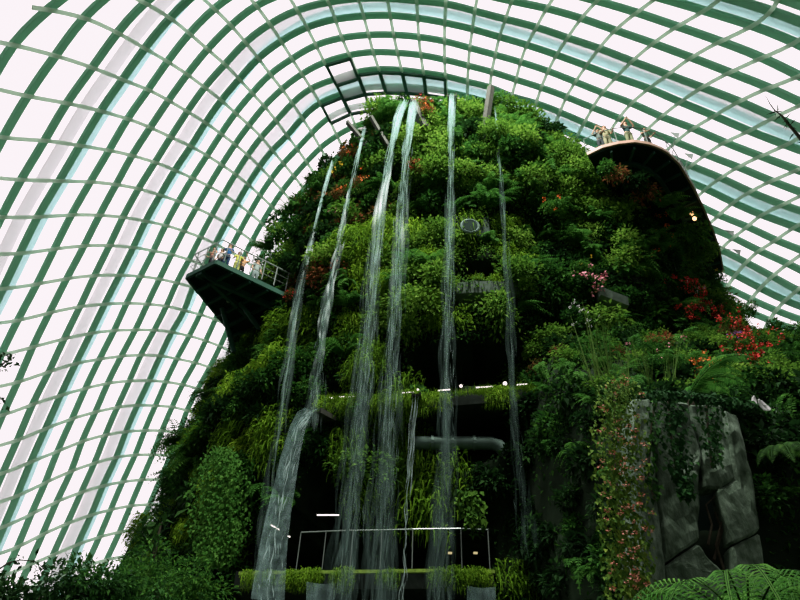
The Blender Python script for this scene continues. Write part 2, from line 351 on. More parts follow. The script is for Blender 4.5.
# ------------------------------------------------------------------ mountain body
LV = np.array([  # z, centre x, half width, centre y, half depth
 (-.5, 4.5, 17.5, 34, 12.6), (8, 4.5, 17, 34, 12.6), (17, 5.0, 16.2, 33.5, 12.0), (22, 5.3, 15.2, 32.6, 11.2), (25, 5.4, 14.0, 31.6, 10.3), (29, 4.6, 11.6, 29.8, 8.6),
 (32, 3.7, 9.0, 28.2, 7.2), (34, 3.5, 7.6, 27.4, 6.4), (35.2, 3.4, 5.8, 27.2, 5.2), (35.9, 3.3, 2.6, 27.2, 2.6)])
def lv(z): return [np.interp(z, LV[:, 0], LV[:, k]) for k in range(1, 5)]
def fr(p): return noise.fractal(Vector(p), 1.0, 2.0, 4)
HOLES = [  # outlines of the open galleries on the photograph
 [(457, 262), (503, 262), (503, 279), (457, 279)], [(455, 293), (516, 293), (512, 306), (455, 306)],
 [(412, 352), (440, 342), (522, 345), (528, 384), (412, 386)], [(384, 340), (402, 335), (402, 386), (380, 388)], [(322, 384), (352, 384), (352, 408), (322, 408)],
 [(422, 406), (522, 404), (524, 440), (500, 452), (470, 466), (440, 462), (424, 446)],
 [(304, 480), (322, 452), (345, 470), (352, 500), (358, 538), (492, 538), (492, 572), (240, 574), (244, 545), (290, 540)], [(238, 584), (495, 583), (495, 640), (238, 640)]]
def in_hole(p): return any(inpoly(p, h) for h in HOLES)
def near_hole(p, kd=''): return any(in_hole(proj(p+np.array(o))) for o in ((0, 0, 0), (.45, 0, 0), (-.45, 0, 0), (0, 0, -.6), (0, 0, -1.0 if kd == 'moss' else -.5), (0, 0, .35)))
def body(phi, z, bulge=True):
    cx, a, cy, b = lv(z); c, s = math.cos(phi), math.sin(phi)
    p = np.array([cx+a*c, cy-b*s, z]); nr = np.array([c/a, -s/b, 0]); nr /= np.linalg.norm(nr)
    if bulge: p = p+nr*(1.1*fr(p*.22)+.5*fr(p*.6+9))
    return p, nr
zs = np.r_[np.arange(-.5, 35.2, .3), 35.3, 35.6, 35.9]; front = np.linspace(-.35, math.pi+.35, 230); back = np.linspace(math.pi+.35, 2*math.pi-.35, 24)[1:-1]; phis = np.r_[front, back]
V = []
for z in zs:
    for ph in phis:
        p, nr = body(ph, z)
        if nr[1] < -.2 and in_hole(proj(p)): p = p-nr*3.2
        V.append(p)
nc = len(phis); V.append((3.3, 27.2, 36.1)); Fm = [(i*nc+j, i*nc+(j+1) % nc, (i+1)*nc+(j+1) % nc, (i+1)*nc+j) for i in range(len(zs)-1) for j in range(nc)]
Fm += [((len(zs)-1)*nc+j, (len(zs)-1)*nc+(j+1) % nc, len(V)-1) for j in range(nc)]
mo = link('planted_mountain', mesh('planted_mountain', V, Fm, M['soil'], True)); tag(mo, 'tall dark planted mountain rising in the middle of the dome', 'mountain', kind='structure')
# ------------------------------------------------------------------ lower shoulder on the right with the rock face
PROF = [(13.2, -1), (13.9, 4.5), (14.5, 9.2), (15.4, 10.4), (19, 14.6), (23.5, 19.4), (27, 21.5), (31, 22)]
pl = np.r_[0, np.cumsum([math.dist(PROF[k], PROF[k+1]) for k in range(len(PROF)-1)])]
def shoulder(x, s):
    y = np.interp(s, pl, [p[0] for p in PROF]); z = np.interp(s, pl, [p[1] for p in PROF])
    e = max(0, 1-(x-5.0)/1.6); y = y+3.6*e**2; z = z-1.2*e**2*(z > 8)
    p = np.array([x, y, z]); return p+np.array([0, -.35, .35])*fr(p*.4+3)
sx_ = np.linspace(4.9, 30, 110); ss = np.linspace(0, pl[-1], 110)
V = []; 
for s in ss:
    row = [shoulder(x, s) for x in sx_]; e = row[0]
    V += [e+np.array([.5, 9, 0]), e+np.array([.1, 4, 0])]+row
nc2 = len(sx_)+2
Fs = np.array([(i*nc2+j, i*nc2+j+1, (i+1)*nc2+j+1, (i+1)*nc2+j) for i in range(len(ss)-1) for j in range(nc2-1)])
so = link('planted_slope', mesh('planted_slope', V, Fs, M['soil'], True)); tag(so, 'lower planted slope at the right in front of the mountain', 'slope', kind='structure')
gm = MB(); gm.add([(-70, -30, 0), (70, -30, 0), (70, 90, 0), (-70, 90, 0)], [(0, 1, 2, 3)]); g = gm.build('ground', M['ground']); tag(g, 'dark planted ground at the foot of the mountain', 'ground', kind='structure')

# ------------------------------------------------------------------ plant templates (local: -Y away from the wall, Z up)
def leaf_arr(P, D, U, L, Wd, droop=.15):
    """many folded leaves: base P, direction D, face normal U"""
    D = D/np.linalg.norm(D, axis=1, keepdims=True); S = np.cross(D, U); S /= np.linalg.norm(S, axis=1, keepdims=True)+1e-9; Nn = np.cross(S, D)
    L = np.reshape(L, (-1, 1)); Wd = np.reshape(Wd, (-1, 1)); n = len(P)
    tip = P+D*L-Nn*L*droop; c = P+D*L*.5; a = P+D*L*.42-S*Wd/2+Nn*Wd*.18; b = P+D*L*.42+S*Wd/2+Nn*Wd*.18
    V = np.stack([P, a, b, tip, c], 1).reshape(-1, 3); k = np.arange(n)[:, None]*5
    Fc = np.concatenate([np.concatenate([k, k+2, k+3, k+4], 1), np.concatenate([k, k+4, k+3, k+1], 1)]); return V, Fc
def cat_arr(L):
    V = []; Fc = []; b = 0
    for v, f in L: V.append(v); Fc.append(f+b); b += len(v)
    return np.concatenate(V), np.concatenate(Fc)
def unit(n): v = rng.normal(size=(n, 3)); return v/np.linalg.norm(v, axis=1, keepdims=True)
def t_shrub(seed, n=420, leaf=.24, r=(.8, .7, .7), name='leafy_shrub', mat='shrub', sub=7):
    """a mound made of leafy shoots: lumps of leaves on an ellipsoid dome"""
    global rng; rng = np.random.default_rng(seed)
    cs = unit(sub*3); cs = cs[(cs[:, 1] < .35) & (cs[:, 2] > -.5)][:sub]; cs = cs*np.array(r)*rng.uniform(.45, .8, (len(cs), 1)); k = rng.integers(0, len(cs), n)
    u = unit(n); u[:, 1] -= .2; u[:, 2] += .25; u /= np.linalg.norm(u, axis=1, keepdims=True); rad = rng.uniform(.22, .66 if mat == 'bright' else .52, (n, 1))*np.mean(r)
    P = cs[k]+u*rad; D = u+unit(n)*.5; D[:, 2] -= .35; U = u*.5+np.array([0, -.1, 1.])+unit(n)*.35
    L = leaf*rng.uniform(.6, 1.25, n); V, Fc = leaf_arr(P, D, U, L, L*rng.uniform(.4, .6, n), .2)
    return mesh(name, V, Fc, M[mat])
def frond(curve, wid, seg_n, pin_len, U=np.array([0, 0, 1.]), pinw=.035, droop=.25):
    """a feathery frond along a curve: tapering pinnae on both sides of the rachis"""
    curve = np.asarray(curve, float); tt = np.linspace(.06, .99, seg_n); d = np.linspace(0, 1, len(curve))
    P = np.stack([np.interp(tt, d, curve[:, k]) for k in range(3)], 1); T = np.gradient(P, axis=0); T /= np.linalg.norm(T, axis=1, keepdims=True)
    S = np.cross(T, U); S /= np.linalg.norm(S, axis=1, keepdims=True)+1e-9; L = pin_len*np.sin(np.pi*np.clip(tt*.86+.14, 0, 1))**.8
    A = []
    for sg in (-1, 1):
        D = S*sg+T*.45; Un = np.cross(S, T)*1.0; Un *= np.sign((Un @ U))[:, None]
        A.append(leaf_arr(P, D, Un+.001, L, np.full(seg_n, pinw), droop))
    return cat_arr(A)
def arch_curve(az, length, rise, drop, n=10):
    t = np.linspace(0, 1, n); h = length*t; z = rise*np.sin(t*math.pi*.62)-drop*t**2.4
    return np.stack([h*math.sin(az), -h*math.cos(az), z], 1)
def t_fern(seed, nf=13, L=1.1, name='fern', mat='fern', spread=1.5, seg=15):
    global rng; rng = np.random.default_rng(seed)
    A = []
    for _ in range(nf):
        cv = arch_curve(rng.uniform(-spread, spread), L*rng.uniform(.7, 1.15), rng.uniform(.15, .6)*L, rng.uniform(.3, .9)*L); A += [frond(cv, .2, seg, L*.2, pinw=L*.055), strap(cv, .008)]
    V, Fc = cat_arr(A); return mesh(name, V, Fc, M[mat])
def blades(P, D0, L, w, drop, segs=4):
    n = len(P); D0 = D0/np.linalg.norm(D0, axis=1, keepdims=True); S = np.cross(D0, [0, 0, 1.])+1e-6; S /= np.linalg.norm(S, axis=1, keepdims=True); a = rng.uniform(0, 3.14, n)[:, None]
    S = S*np.cos(a)+np.cross(S, D0)*np.sin(a); rows = []
    for q in range(segs+1):
        t = q/segs; c = P+D0*(L*t*(1-.45*t*np.clip(drop, 0, 1)))[:, None]; c = c.copy(); c[:, 2] -= drop*L*t**1.7; ww = (w*(1-t*.85))[:, None]/2
        rows.append(c-S*ww); rows.append(c+S*ww)
    V = np.stack(rows, 1).reshape(-1, 3); k = np.arange(n)[:, None]*(2*segs+2)
    Fc = np.concatenate([np.concatenate([k+2*q, k+2*q+1, k+2*q+3, k+2*q+2], 1) for q in range(segs)]); return V, Fc
def t_moss(seed, n=420, L=.5, name='hanging_moss', mat='moss', wx=.75):
    """a shaggy cushion of drooping strands hanging down the wall"""
    global rng; rng = np.random.default_rng(seed)
    P = np.stack([np.clip(rng.normal(0, wx*.5, n), -wx*.9, wx*.9), rng.uniform(-.45, .1, n), np.clip(rng.normal(.1, .42, n), -.6, .7)], 1); P[:, 1] += .5*(P[:, 0]/wx)**2*.5+.3*np.abs(P[:, 2])
    D = np.stack([np.clip(rng.normal(0, .5, n), -.8, .8), rng.uniform(-1.2, -.3, n), rng.uniform(-.2, .6, n)], 1); P[:, 1] = np.clip(P[:, 1], -.6, .45)
    V1 = blades(P, D, L*rng.uniform(.4, 1.1, n), rng.uniform(.035, .075, n), rng.uniform(.7, 1.3, n), 4)
    m_ = n//2; k = rng.integers(0, n, m_); lp = P[k]+D[k]*.25*rng.uniform(.3, 1, (m_, 1)); lp[:, 2] -= rng.uniform(0, .35, m_)
    V2 = leaf_arr(lp, unit(m_)+np.array([0, -.5, -.3]), np.tile([0, -.3, 1.], (m_, 1))+unit(m_)*.3, rng.uniform(.08, .2, m_), rng.uniform(.05, .09, m_))
    V, Fc = cat_arr([V1, V2]); return mesh(name, V, Fc, M[mat])
def t_grass(seed, n=70, L=.7, name='grass_tuft', mat='moss', wx=.35, drop=.35, w=(.02, .045), lean=1):
    global rng; rng = np.random.default_rng(seed)
    P = np.stack([np.clip(rng.normal(0, wx, n), -1.5*wx, 1.5*wx), np.clip(rng.normal(0, .15, n), -.25, .25), rng.uniform(-.1, .1, n)], 1)
    D = np.stack([rng.normal(0, .35*lean, n), rng.normal(-.25*lean, .3*lean, n), rng.uniform(.6, 1.2, n)], 1)
    V, Fc = blades(P, D, L*rng.uniform(.4, 1.15, n), rng.uniform(*w, n), rng.uniform(.1, 1.2, n)*drop, 4); return mesh(name, V, Fc, M[mat])
def t_flower(seed, n=8, r=.1, mat='red', name='blossom', pet=.09):
    """a small head of petals"""
    global rng; rng = np.random.default_rng(seed); P = unit(n)*r; V, Fc = leaf_arr(P*.6, unit(n)+P*8, unit(n)+P*4, np.full(n, pet), np.full(n, pet*.8), .1)
    return mesh(name, V, Fc, M[mat])
def strap(curve, w):
    c = np.asarray(curve, float); S = np.cross(np.gradient(c, axis=0), [0, 0, 1.]); S /= np.linalg.norm(S, axis=1, keepdims=True)+1e-9; n = len(c); V = np.stack([c-S*w, c+S*w], 1).reshape(-1, 3)
    return V, np.array([(2*i, 2*i+1, 2*i+3, 2*i+2) for i in range(n-1)])
T = {
 'shrub': [t_shrub(k, 480, .21) for k in range(4)], 'bright': [t_shrub(10+k, 700, .155, mat='bright', sub=9) for k in range(4)], 'dark': [t_shrub(20+k, 380, .26, mat='dark') for k in range(3)],
 'russet': [t_shrub(30+k, 360, .2, mat='russet') for k in range(3)], 'fern': [t_fern(40+k) for k in range(4)], 'moss': [t_moss(50+k) for k in range(4)], 'grass': [t_grass(60+k) for k in range(3)]}
NAMES = {'shrub': 'leafy_shrub', 'bright': 'bright_shrub', 'dark': 'shade_shrub', 'russet': 'russet_shrub', 'fern': 'fern', 'moss': 'hanging_moss', 'grass': 'grass_tuft'}
CATS = {'shrub': 'shrub', 'bright': 'shrub', 'dark': 'shrub', 'russet': 'shrub', 'fern': 'fern', 'moss': 'moss', 'grass': 'grass'}
LOOK = {'shrub': 'mid green leafy shrub', 'bright': 'bright yellow-green shrub', 'dark': 'very dark green shrub', 'russet': 'reddish brown-leaved shrub', 'fern': 'green fern with arching fronds', 'moss': 'yellow-green hanging moss cushion', 'grass': 'upright grassy tuft'}
def zone(px, py, where):
    if where == 'slope': return 'on the lower slope at right' if py > 380 else 'on the flowering slope below the curved walkway'
    v = 'near the mountain top' if py < 220 else ('half way up' if py < 400 else 'low on the mountain face')
    h = 'at the left' if px < 330 else ('in the middle behind the falls' if px < 530 else 'at the right')
    return h+' '+v
count = {}
def plant(kind, loc, az, sc, px, py, where, tilt=0):
    k = random.randrange(len(T[kind])); o = link(NAMES[kind], T[kind][k], None, loc)
    o.rotation_euler = (tilt, random.uniform(-.3, .3), az+random.uniform(-.4, .4)); o.scale = (sc*random.uniform(.85, 1.15), sc, sc*random.uniform(.8, 1.15))
    zn = zone(px, py, where); tag(o, LOOK[kind]+' '+zn, CATS[kind], LOOK[kind]+'s '+zn); count[kind] = count.get(kind, 0)+1; return o
# kinds by place on the photograph
def kind_for(px, py, where):  # low zones get more dark leaves, standing in for shade
    r = random.random()
    if where == 'slope':
        if py < 395: return 'shrub' if r < .28 else 'bright' if r < .62 else 'fern' if r < .84 else 'russet' if r < .92 else 'dark'
        return 'shrub' if r < .3 else 'fern' if r < .55 else 'dark'
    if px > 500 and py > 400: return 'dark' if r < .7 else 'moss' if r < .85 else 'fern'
    if 345 < px < 520 and 225 < py < 480: return 'moss' if r < .62 else 'bright' if r < .93 else 'fern'
    if 300 < px < 520 and py >= 480: return 'moss' if r < .5 else 'dark'
    if px < 345 and py > 300: return 'shrub' if r < .4 else 'moss' if r < .65 else 'dark' if r < .85 else 'fern'
    if px < 395 and py < 300: return 'shrub' if r < .4 else 'bright' if r < .58 else 'russet' if r < .76 else 'fern' if r < .9 else 'dark'
    if py < 250 and px < 600: return 'bright' if r < .46 else 'shrub' if r < .64 else 'fern' if r < .92 else 'dark'
    return 'shrub' if r < .4 else 'fern' if r < .6 else 'dark' if r < .85 else 'bright'
FREE = [(520, 600, 240)]
placed = []; cells = {}
def far_enough(p, d):
    k = tuple(int(c//1.0) for c in p)
    for a in (-1, 0, 1):
        for b in (-1, 0, 1):
            for c in (-1, 0, 1):
                for o in cells.get((k[0]+a, k[1]+b, k[2]+c), ()):
                    if ((o-p)**2).sum() < d*d: return False
    cells.setdefault(k, []).append(p); placed.append(p); return True
MAXK = 280
LIGHTBAND = [(322, 380), (530, 380), (530, 394), (322, 402)]
tries = 0
while tries < 14000:
    tries += 1
    ph = random.uniform(-.1, math.pi+.15); z = random.uniform(3.5, 36.0)
    p, nr = body(ph, min(z, 35.85)); q = proj(p)
    if not (-20 < q[0] < 830 and -20 < q[1] < 630): continue
    if q[0] > 590 and q[1] > 390: continue
    v = p-CAM; 
    if nr @ v > 4 and z < 33: continue
    if near_hole(p, 'moss') or inpoly(q, LIGHTBAND): continue
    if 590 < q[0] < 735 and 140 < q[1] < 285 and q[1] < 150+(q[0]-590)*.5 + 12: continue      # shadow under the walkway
    if not far_enough(p, .78 if q[1] < 420 else .9): continue
    kd = kind_for(q[0], q[1], 'mountain')
    if count.get(kd, 0) >= MAXK: continue
    az = math.atan2(nr[0], -nr[1])
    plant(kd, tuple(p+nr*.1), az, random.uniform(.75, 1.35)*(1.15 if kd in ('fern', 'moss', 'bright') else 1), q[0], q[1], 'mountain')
ROCKPX = [(632, 398), (660, 392), (735, 400), (775, 600), (632, 610)]
tries = 0
while tries < 5000:
    tries += 1
    x = random.uniform(5.0, 29); s = random.uniform(3.5, pl[-1]-3); p = shoulder(x, s); q = proj(p)
    if not (-20 < q[0] < 960 and -20 < q[1] < 660) or (inpoly(q, ROCKPX) and p[2] < 10): continue
    if not far_enough(p, .7 if p[2] < 13 else .85): continue
    kd = kind_for(q[0], q[1], 'slope')
    if count.get(kd, 0) >= 299: continue
    plant(kd, tuple(p), random.uniform(-.4, .4), random.uniform(.6, 1.1), q[0], q[1], 'slope')
for _ in range(500):       # dark-leaved shrubs on the end of the shoulder
    s = random.uniform(4, 14); p = shoulder(4.9, s)+np.array([random.uniform(-.1, .3), random.uniform(.2, 6), 0]); q = proj(p)
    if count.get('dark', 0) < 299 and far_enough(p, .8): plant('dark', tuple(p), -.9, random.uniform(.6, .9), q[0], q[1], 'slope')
print('plants', count, len(placed))
for px_, py_, Y_, kd, sc_ in ((303, 203, 25.4, 'shrub', 1.15), (292, 214, 25.8, 'fern', 1.3), (284, 224, 26, 'shrub', 1.3), (277, 238, 26.2, 'bright', 1.1), (272, 250, 26.4, 'fern', 1.5), (270, 264, 26.2, 'shrub', 1.25), (278, 278, 26.4, 'shrub', 1.2), (318, 180, 25, 'shrub', .9), (326, 165, 24.6, 'dark', .8), (291, 236, 25.4, 'shrub', 1.2), (287, 258, 25.6, 'bright', 1.1)):
    o = plant(kd, tuple(at_y(px_, py_, Y_)), -.8, sc_, px_, py_, 'mountain')
for px_, py_, kd, sc_ in ((618, 178, 'russet', .9), (634, 186, 'dark', 1), (648, 196, 'russet', 1), (662, 208, 'fern', 1.2), (676, 220, 'fern', 1.2), (690, 234, 'shrub', 1.1), (704, 250, 'bright', .9), (606, 172, 'shrub', .8)):
    plant(kd, tuple(at_z(px_, py_, 25.9)), .5, sc_, px_, py_+60, 'mountain')
# uncountable creeping leaves covering both slopes
def mat_stuff(name, label, n, where, matname, leaf, test):
    global rng; rng = np.random.default_rng(hash(name) % 1000 if False else len(name)*13+n)
    P = []; Nn = []
    k = 0
    while len(P) < n and k < n*12:
        k += 1
        if where == 'mountain':
            p, nr = body(random.uniform(-.2, math.pi+.2), random.uniform(3.5, 35.85))
            if nr @ (p-CAM) > 2: continue
        else: p = shoulder(random.uniform(4.9, 30), random.uniform(3.5, pl[-1])); nr = np.array([0, -.7, .7])
        q = proj(p)
        if not (-60 < q[0] < (1100 if where == 'slope' else 860) and -20 < q[1] < 680) or not test(q, p): continue
        P.append(p+nr*random.uniform(0, .5 if name == 'fine_creeper' else .25)); Nn.append(nr)
    P = np.array(P); Nn = np.array(Nn); n = len(P)
    D = Nn*.6+unit(n)*.8; D[:, 2] -= .5; U = Nn*.7+np.array([0, 0, .8])+unit(n)*.3; L = leaf*rng.uniform(.5, 1.3, n)
    V, Fc = leaf_arr(P, D, U, L, L*rng.uniform(.4, .6, n)); o = link(name, mesh(name, V, Fc, M[matname])); tag(o, label, 'creeper', kind='stuff'); return o
mat_stuff('creeping_leaves', 'dense dark creeping leaves covering the mountain between the shrubs', 60000, 'mountain', 'shrub', .2, lambda q, p: not in_hole(q) and not inpoly(q, LIGHTBAND) and not (q[0] > 480 and q[1] > 400))
mat_stuff('shade_creeper', 'creeping leaves coloured very dark as shade on the lower mountain face', 12000, 'mountain', 'dark', .16, lambda q, p: not in_hole(q) and q[0] > 470 and q[1] > 390)  # leaf colour darkened in place of shade low on the face
mat_stuff('slope_creeper', 'dense creeping leaves covering the lower slope at the right', 30000, 'slope', 'shrub', .2, lambda q, p: not (inpoly(q, ROCKPX) and p[2] < 10))
mat_stuff('fine_creeper', 'fine light green creeping leaves over the upper mountain', 42000, 'mountain', 'bright', .13, lambda q, p: not in_hole(q) and q[1] < 330 and q[0] < 600 and q[0] > 330)
mat_stuff('slope_groundcover', 'light green ground cover between the flowers on the right slope', 9000, 'slope', 'bright', .13, lambda q, p: q[1] < 400 and p[2] > 9.5)
# ------------------------------------------------------------------ terraces, parapets, ducts and lamps of the galleries
def slab(name, pts, Y, th, dep, mat, label, cat, kind=None):
    """a projecting edge through pixel points at depth Y (tilting inwards a little), th high, dep deep"""
    P = [at_y(x, y, yy) for (x, y), yy in zip(pts, Y)]; mb = MB(); V = []
    for p in P: V += [p, p+np.array([0, dep, 0]), p+np.array([0, dep, -th]), p+np.array([0, .12, -th])]
    k = len(P); Fc = [(i*4+j, i*4+(j+1) % 4, i*4+4+(j+1) % 4, i*4+4+j) for i in range(k-1) for j in range(4)]+[(3, 2, 1, 0), tuple(range(4*k-4, 4*k))]
    mb.add(V, Fc); o = mb.build(name, mat); tag(o, label, cat, kind=kind); return o
slab('concrete_ledge', [(456, 283), (470, 281.5), (490, 281), (508, 282), (522, 284)], [20.9, 20.6, 20.5, 20.6, 20.9], .55, 3.5, M['concrete'], 'pale curved concrete ledge between two dark openings in the middle of the mountain', 'ledge')
slab('concrete_ledge', [(600, 286), (612, 291), (628, 297)], [20.6, 20.7, 21.0], .4, 2.5, M['concrete'], 'short pale concrete ledge under the pink flowers', 'ledge')
slab('gallery_edge', [(320, 401), (360, 398), (410, 396), (450, 393), (490, 390), (530, 388)], [22.2, 21.5, 20.9, 20.6, 20.6, 20.8], .5, 3, M['dark_concrete'], 'grassy dark gallery edge under the row of small lamps', 'ledge')
slab('gallery_edge', [(236, 571), (300, 571), (370, 570), (440, 569), (494, 570)], [22.2, 21.3, 20.6, 20.2, 20.4], .55, 3.2, M['dark_concrete'], 'lowest mossy gallery edge across the foot of the mountain', 'ledge')
pn = MB(); a, b = at_y(455, 216, 20.9), at_y(490, 236, 20.9)
pn.box((a+b)/2+np.array([0, .4, 0]), (b[0]-a[0], .8, a[2]-b[2])); po = pn.build('vent_panel', M['panel']); tag(po, 'grey panel with a round dark vent high on the mountain', 'panel')
vt = MB(); c = at_y(470, 227, 20.45); vt.tube([c, c+np.array([0, -.12, 0])], .36, 16); v_ = vt.build('vent_grille', M['deck'], po)
vt = MB(); vt.tube([c+np.array([.42*math.cos(a_), -.05, .42*math.sin(a_)]) for a_ in np.linspace(0, 2*math.pi, 25)], .07, 6); vt.build('vent_ring', M['pipe'], v_)
dk = tag(empty('ventilation_duct', at_y(430, 443, 21.6)), 'thick grey duct bending down inside the oval opening', 'duct')
def rel(root, P): return [np.array(p)-np.array(root.location) for p in P]
cv = [at_y(x, y, 21.5) for x, y in ((415, 443), (440, 443), (470, 443), (492, 443.5), (499, 446), (504, 451), (506, 458))]
mb = MB(); mb.tube(rel(dk, cv), .26, 14); mb.build('duct_pipe', M['pipe'], dk, True)
for x in (432, 452, 474):
    p = at_y(x, 443, 21.5); mb = MB(); mb.tube(rel(dk, [p-np.array([.05, 0, 0]), p+np.array([.05, 0, 0])]), .3, 14); mb.build('duct_joint', M['pipe'], dk)
# lamps
def tube_lamp(p, q, Y, label):
    a, b = at_y(*p, Y), at_y(*q, Y); mb = MB(); mb.tube([a, b], .022, 6); o = mb.build('tube_lamp', M['lamp']); tag(o, label, 'lamp', 'slim tube lamps of the galleries'); return o
for p, q, Y, l in (((326, 398), (333, 398), 22.4, 'short lit tube lamp at the far left end of the gallery lamp row'), ((339, 397), (356, 396), 22, 'lit tube lamp left of the falls above the wide cascade'),
 ((402, 393), (414, 392), 20.6, 'lit tube lamp just left of the small spout stream'), ((438, 390.5), (450, 389.5), 20.3, 'lit tube lamp right behind the tall central fall'), ((476, 387.5), (493, 386.5), 20.3, 'longest lit tube lamp between the two round bulbs'), ((517, 384.8), (527, 384), 20.5, 'lit tube lamp at the right end of the gallery lamp row'),
 ((271, 525), (280, 530), 23, 'upper of two slanting lit tubes behind the wide cascade'), ((283, 533), (290, 537), 23, 'lower of two slanting lit tubes behind the wide cascade'), ((317, 515), (339, 515), 23, 'lit pink-white tube lamp inside the lower dark gallery')):
    tube_lamp(p, q, Y, l)
for p, Y, r_, l in (((418, 389.5), 20.5, .045, 'small round bulb by the spout stream'), ((461, 386), 20.3, .06, 'round bulb between the falls on the gallery edge'), ((505, 383.5), 20.4, .08, 'brightest round bulb right of the long tube lamp')):
    mb = MB(); mb.lathe(at_y(*p, Y), [(0, -r_)]+[(r_*math.sin(a_), -r_*math.cos(a_)) for a_ in np.linspace(.3, 2.85, 7)]+[(0, r_)], 10); o = mb.build('bulb_lamp', M['lamp'], None, True); tag(o, l, 'lamp', 'round bulbs of the galleries')
for p, l in (((450, 553), 'left of two dim downlights in the lowest gallery'), ((475.5, 553), 'right of two dim downlights in the lowest gallery')):
    mb = MB(); mb.box(at_y(*p, 22.6), (.14, .1, .05)); o = mb.build('downlight', emit('dim_lamp'+l[:4], (1, .8, .4, 1), .6)); tag(o, l, 'lamp', 'dim downlights')
# railings
def railing(name, P, h, label, posts=None, mat='rail', mid=(.5,), r=.025, parent=None):
    P = [np.array(p) for p in P]; rt_ = tag(empty(name, P[0]), label, 'railing') if parent is None else parent
    o = np.array(rt_.location); up = np.array([0, 0, 1.])
    mb = MB(); mb.tube([p+up*h-o for p in P], r*1.3, 6); mb.build('handrail', M[mat], rt_)
    for m_ in mid: mb = MB(); mb.tube([p+up*h*m_-o for p in P], r*.6, 5); mb.build('middle_rail', M[mat], rt_)
    for p in (P if posts is None else posts): mb = MB(); mb.tube([np.array(p)-o, np.array(p)+up*h-o], r, 5); mb.build('post', M[mat], rt_)
    return rt_
gp = [at_y(x, y, Y) for x, y, Y in ((296, 570, 21.7), (322, 569.5, 21.3), (350, 569, 21), (380, 569, 20.8), (412, 568.5, 20.5), (462, 568, 20.4), (490, 569, 20.6))]
railing('glass_railing', gp, 1.25, 'thin steel railing along the lowest gallery edge', mid=(), r=.016)
# moss and grass fringes on the edges
def fringe(pts, Y, n, kind, sc, zdesc):
    for k in range(n):
        u = random.random()*(len(pts)-1); i = int(u); f = u-i; x = pts[i][0]*(1-f)+pts[i+1][0]*f; y = pts[i][1]*(1-f)+pts[i+1][1]*f; yy = Y[i]*(1-f)+Y[i+1]*f
        kd = random.choice(kind); o = link(NAMES[kd], random.choice(T[kd]), None, tuple(at_y(x, y, yy-.02)+np.array([0, 0, .1 if kd == 'grass' else -.12]))); o.rotation_euler = (0, 0, random.uniform(-.5, .5)); s_ = sc*random.uniform(.7, 1.3); o.scale = (s_, s_, s_)
        tag(o, LOOK[kd]+' '+zdesc, CATS[kd], LOOK[kd]+'s '+zdesc)
fringe([(322, 404), (380, 401), (420, 399), (470, 396), (530, 392)], [21.9, 21, 20.5, 20.2, 20.4], 46, ['grass', 'grass', 'moss'], .55, 'on the lamp-lit gallery edge')
fringe([(240, 576), (300, 575), (370, 574), (440, 573), (494, 574)], [22, 21.1, 20.4, 20, 20.2], 26, ['moss'], .4, 'on the lowest gallery edge')
fringe([(460, 280), (500, 279)], [20.9, 20.8], 6, ['grass', 'moss'], .4, 'on the pale concrete ledge')
lit = MB(); lit.beam([at_y(x, y, Y) for x, y, Y in ((240, 571.5, 22.0), (300, 570.5, 21.1), (370, 569.5, 20.45), (440, 568.5, 20.05), (494, 569.5, 20.25))], [(0, 0, 1)]*5, .12, .1, -.12)
o = lit.build('lit_gallery_strip', solid('strip_lit_moss', (.22, .34, .05, 1), .8, 0, 9, .5)); tag(o, 'mossy strip with lamp light put into its yellow-green colour along the lowest gallery edge', 'strip')  # lamp light along the mossy edge is put into this bright colour

# ------------------------------------------------------------------ people
def skin_mesh(name, pts, edges, radii, root=0, sub=1):
    me = bpy.data.meshes.new(name); me.from_pydata(pts, edges, []); me.update(); o = bpy.data.objects.new(name, me); C.objects.link(o)
    sk = o.modifiers.new('skin', 'SKIN'); sk.use_smooth_shade = True; sd = o.modifiers.new('sub', 'SUBSURF'); sd.levels = sd.render_levels = sub
    for i, r_ in enumerate(radii):
        d = me.skin_vertices[0].data[i]; d.radius = r_ if isinstance(r_, tuple) else (r_, r_); d.use_root = i == root
    dg = bpy.context.evaluated_depsgraph_get(); dg.update(); nm = bpy.data.meshes.new_from_object(o.evaluated_get(dg)); nm.name = name
    bpy.data.objects.remove(o); return nm
SKIN = solid('skin', (.5, .3, .2, 1), .6); HAIR = solid('dark_hair', (.015, .012, .01, 1), .5)
FAB = {}
def fabric(c):
    if c not in FAB: FAB[c] = solid('cloth_%d' % len(FAB), rgb(*c), .85, 0, 9, .1)
    return FAB[c]
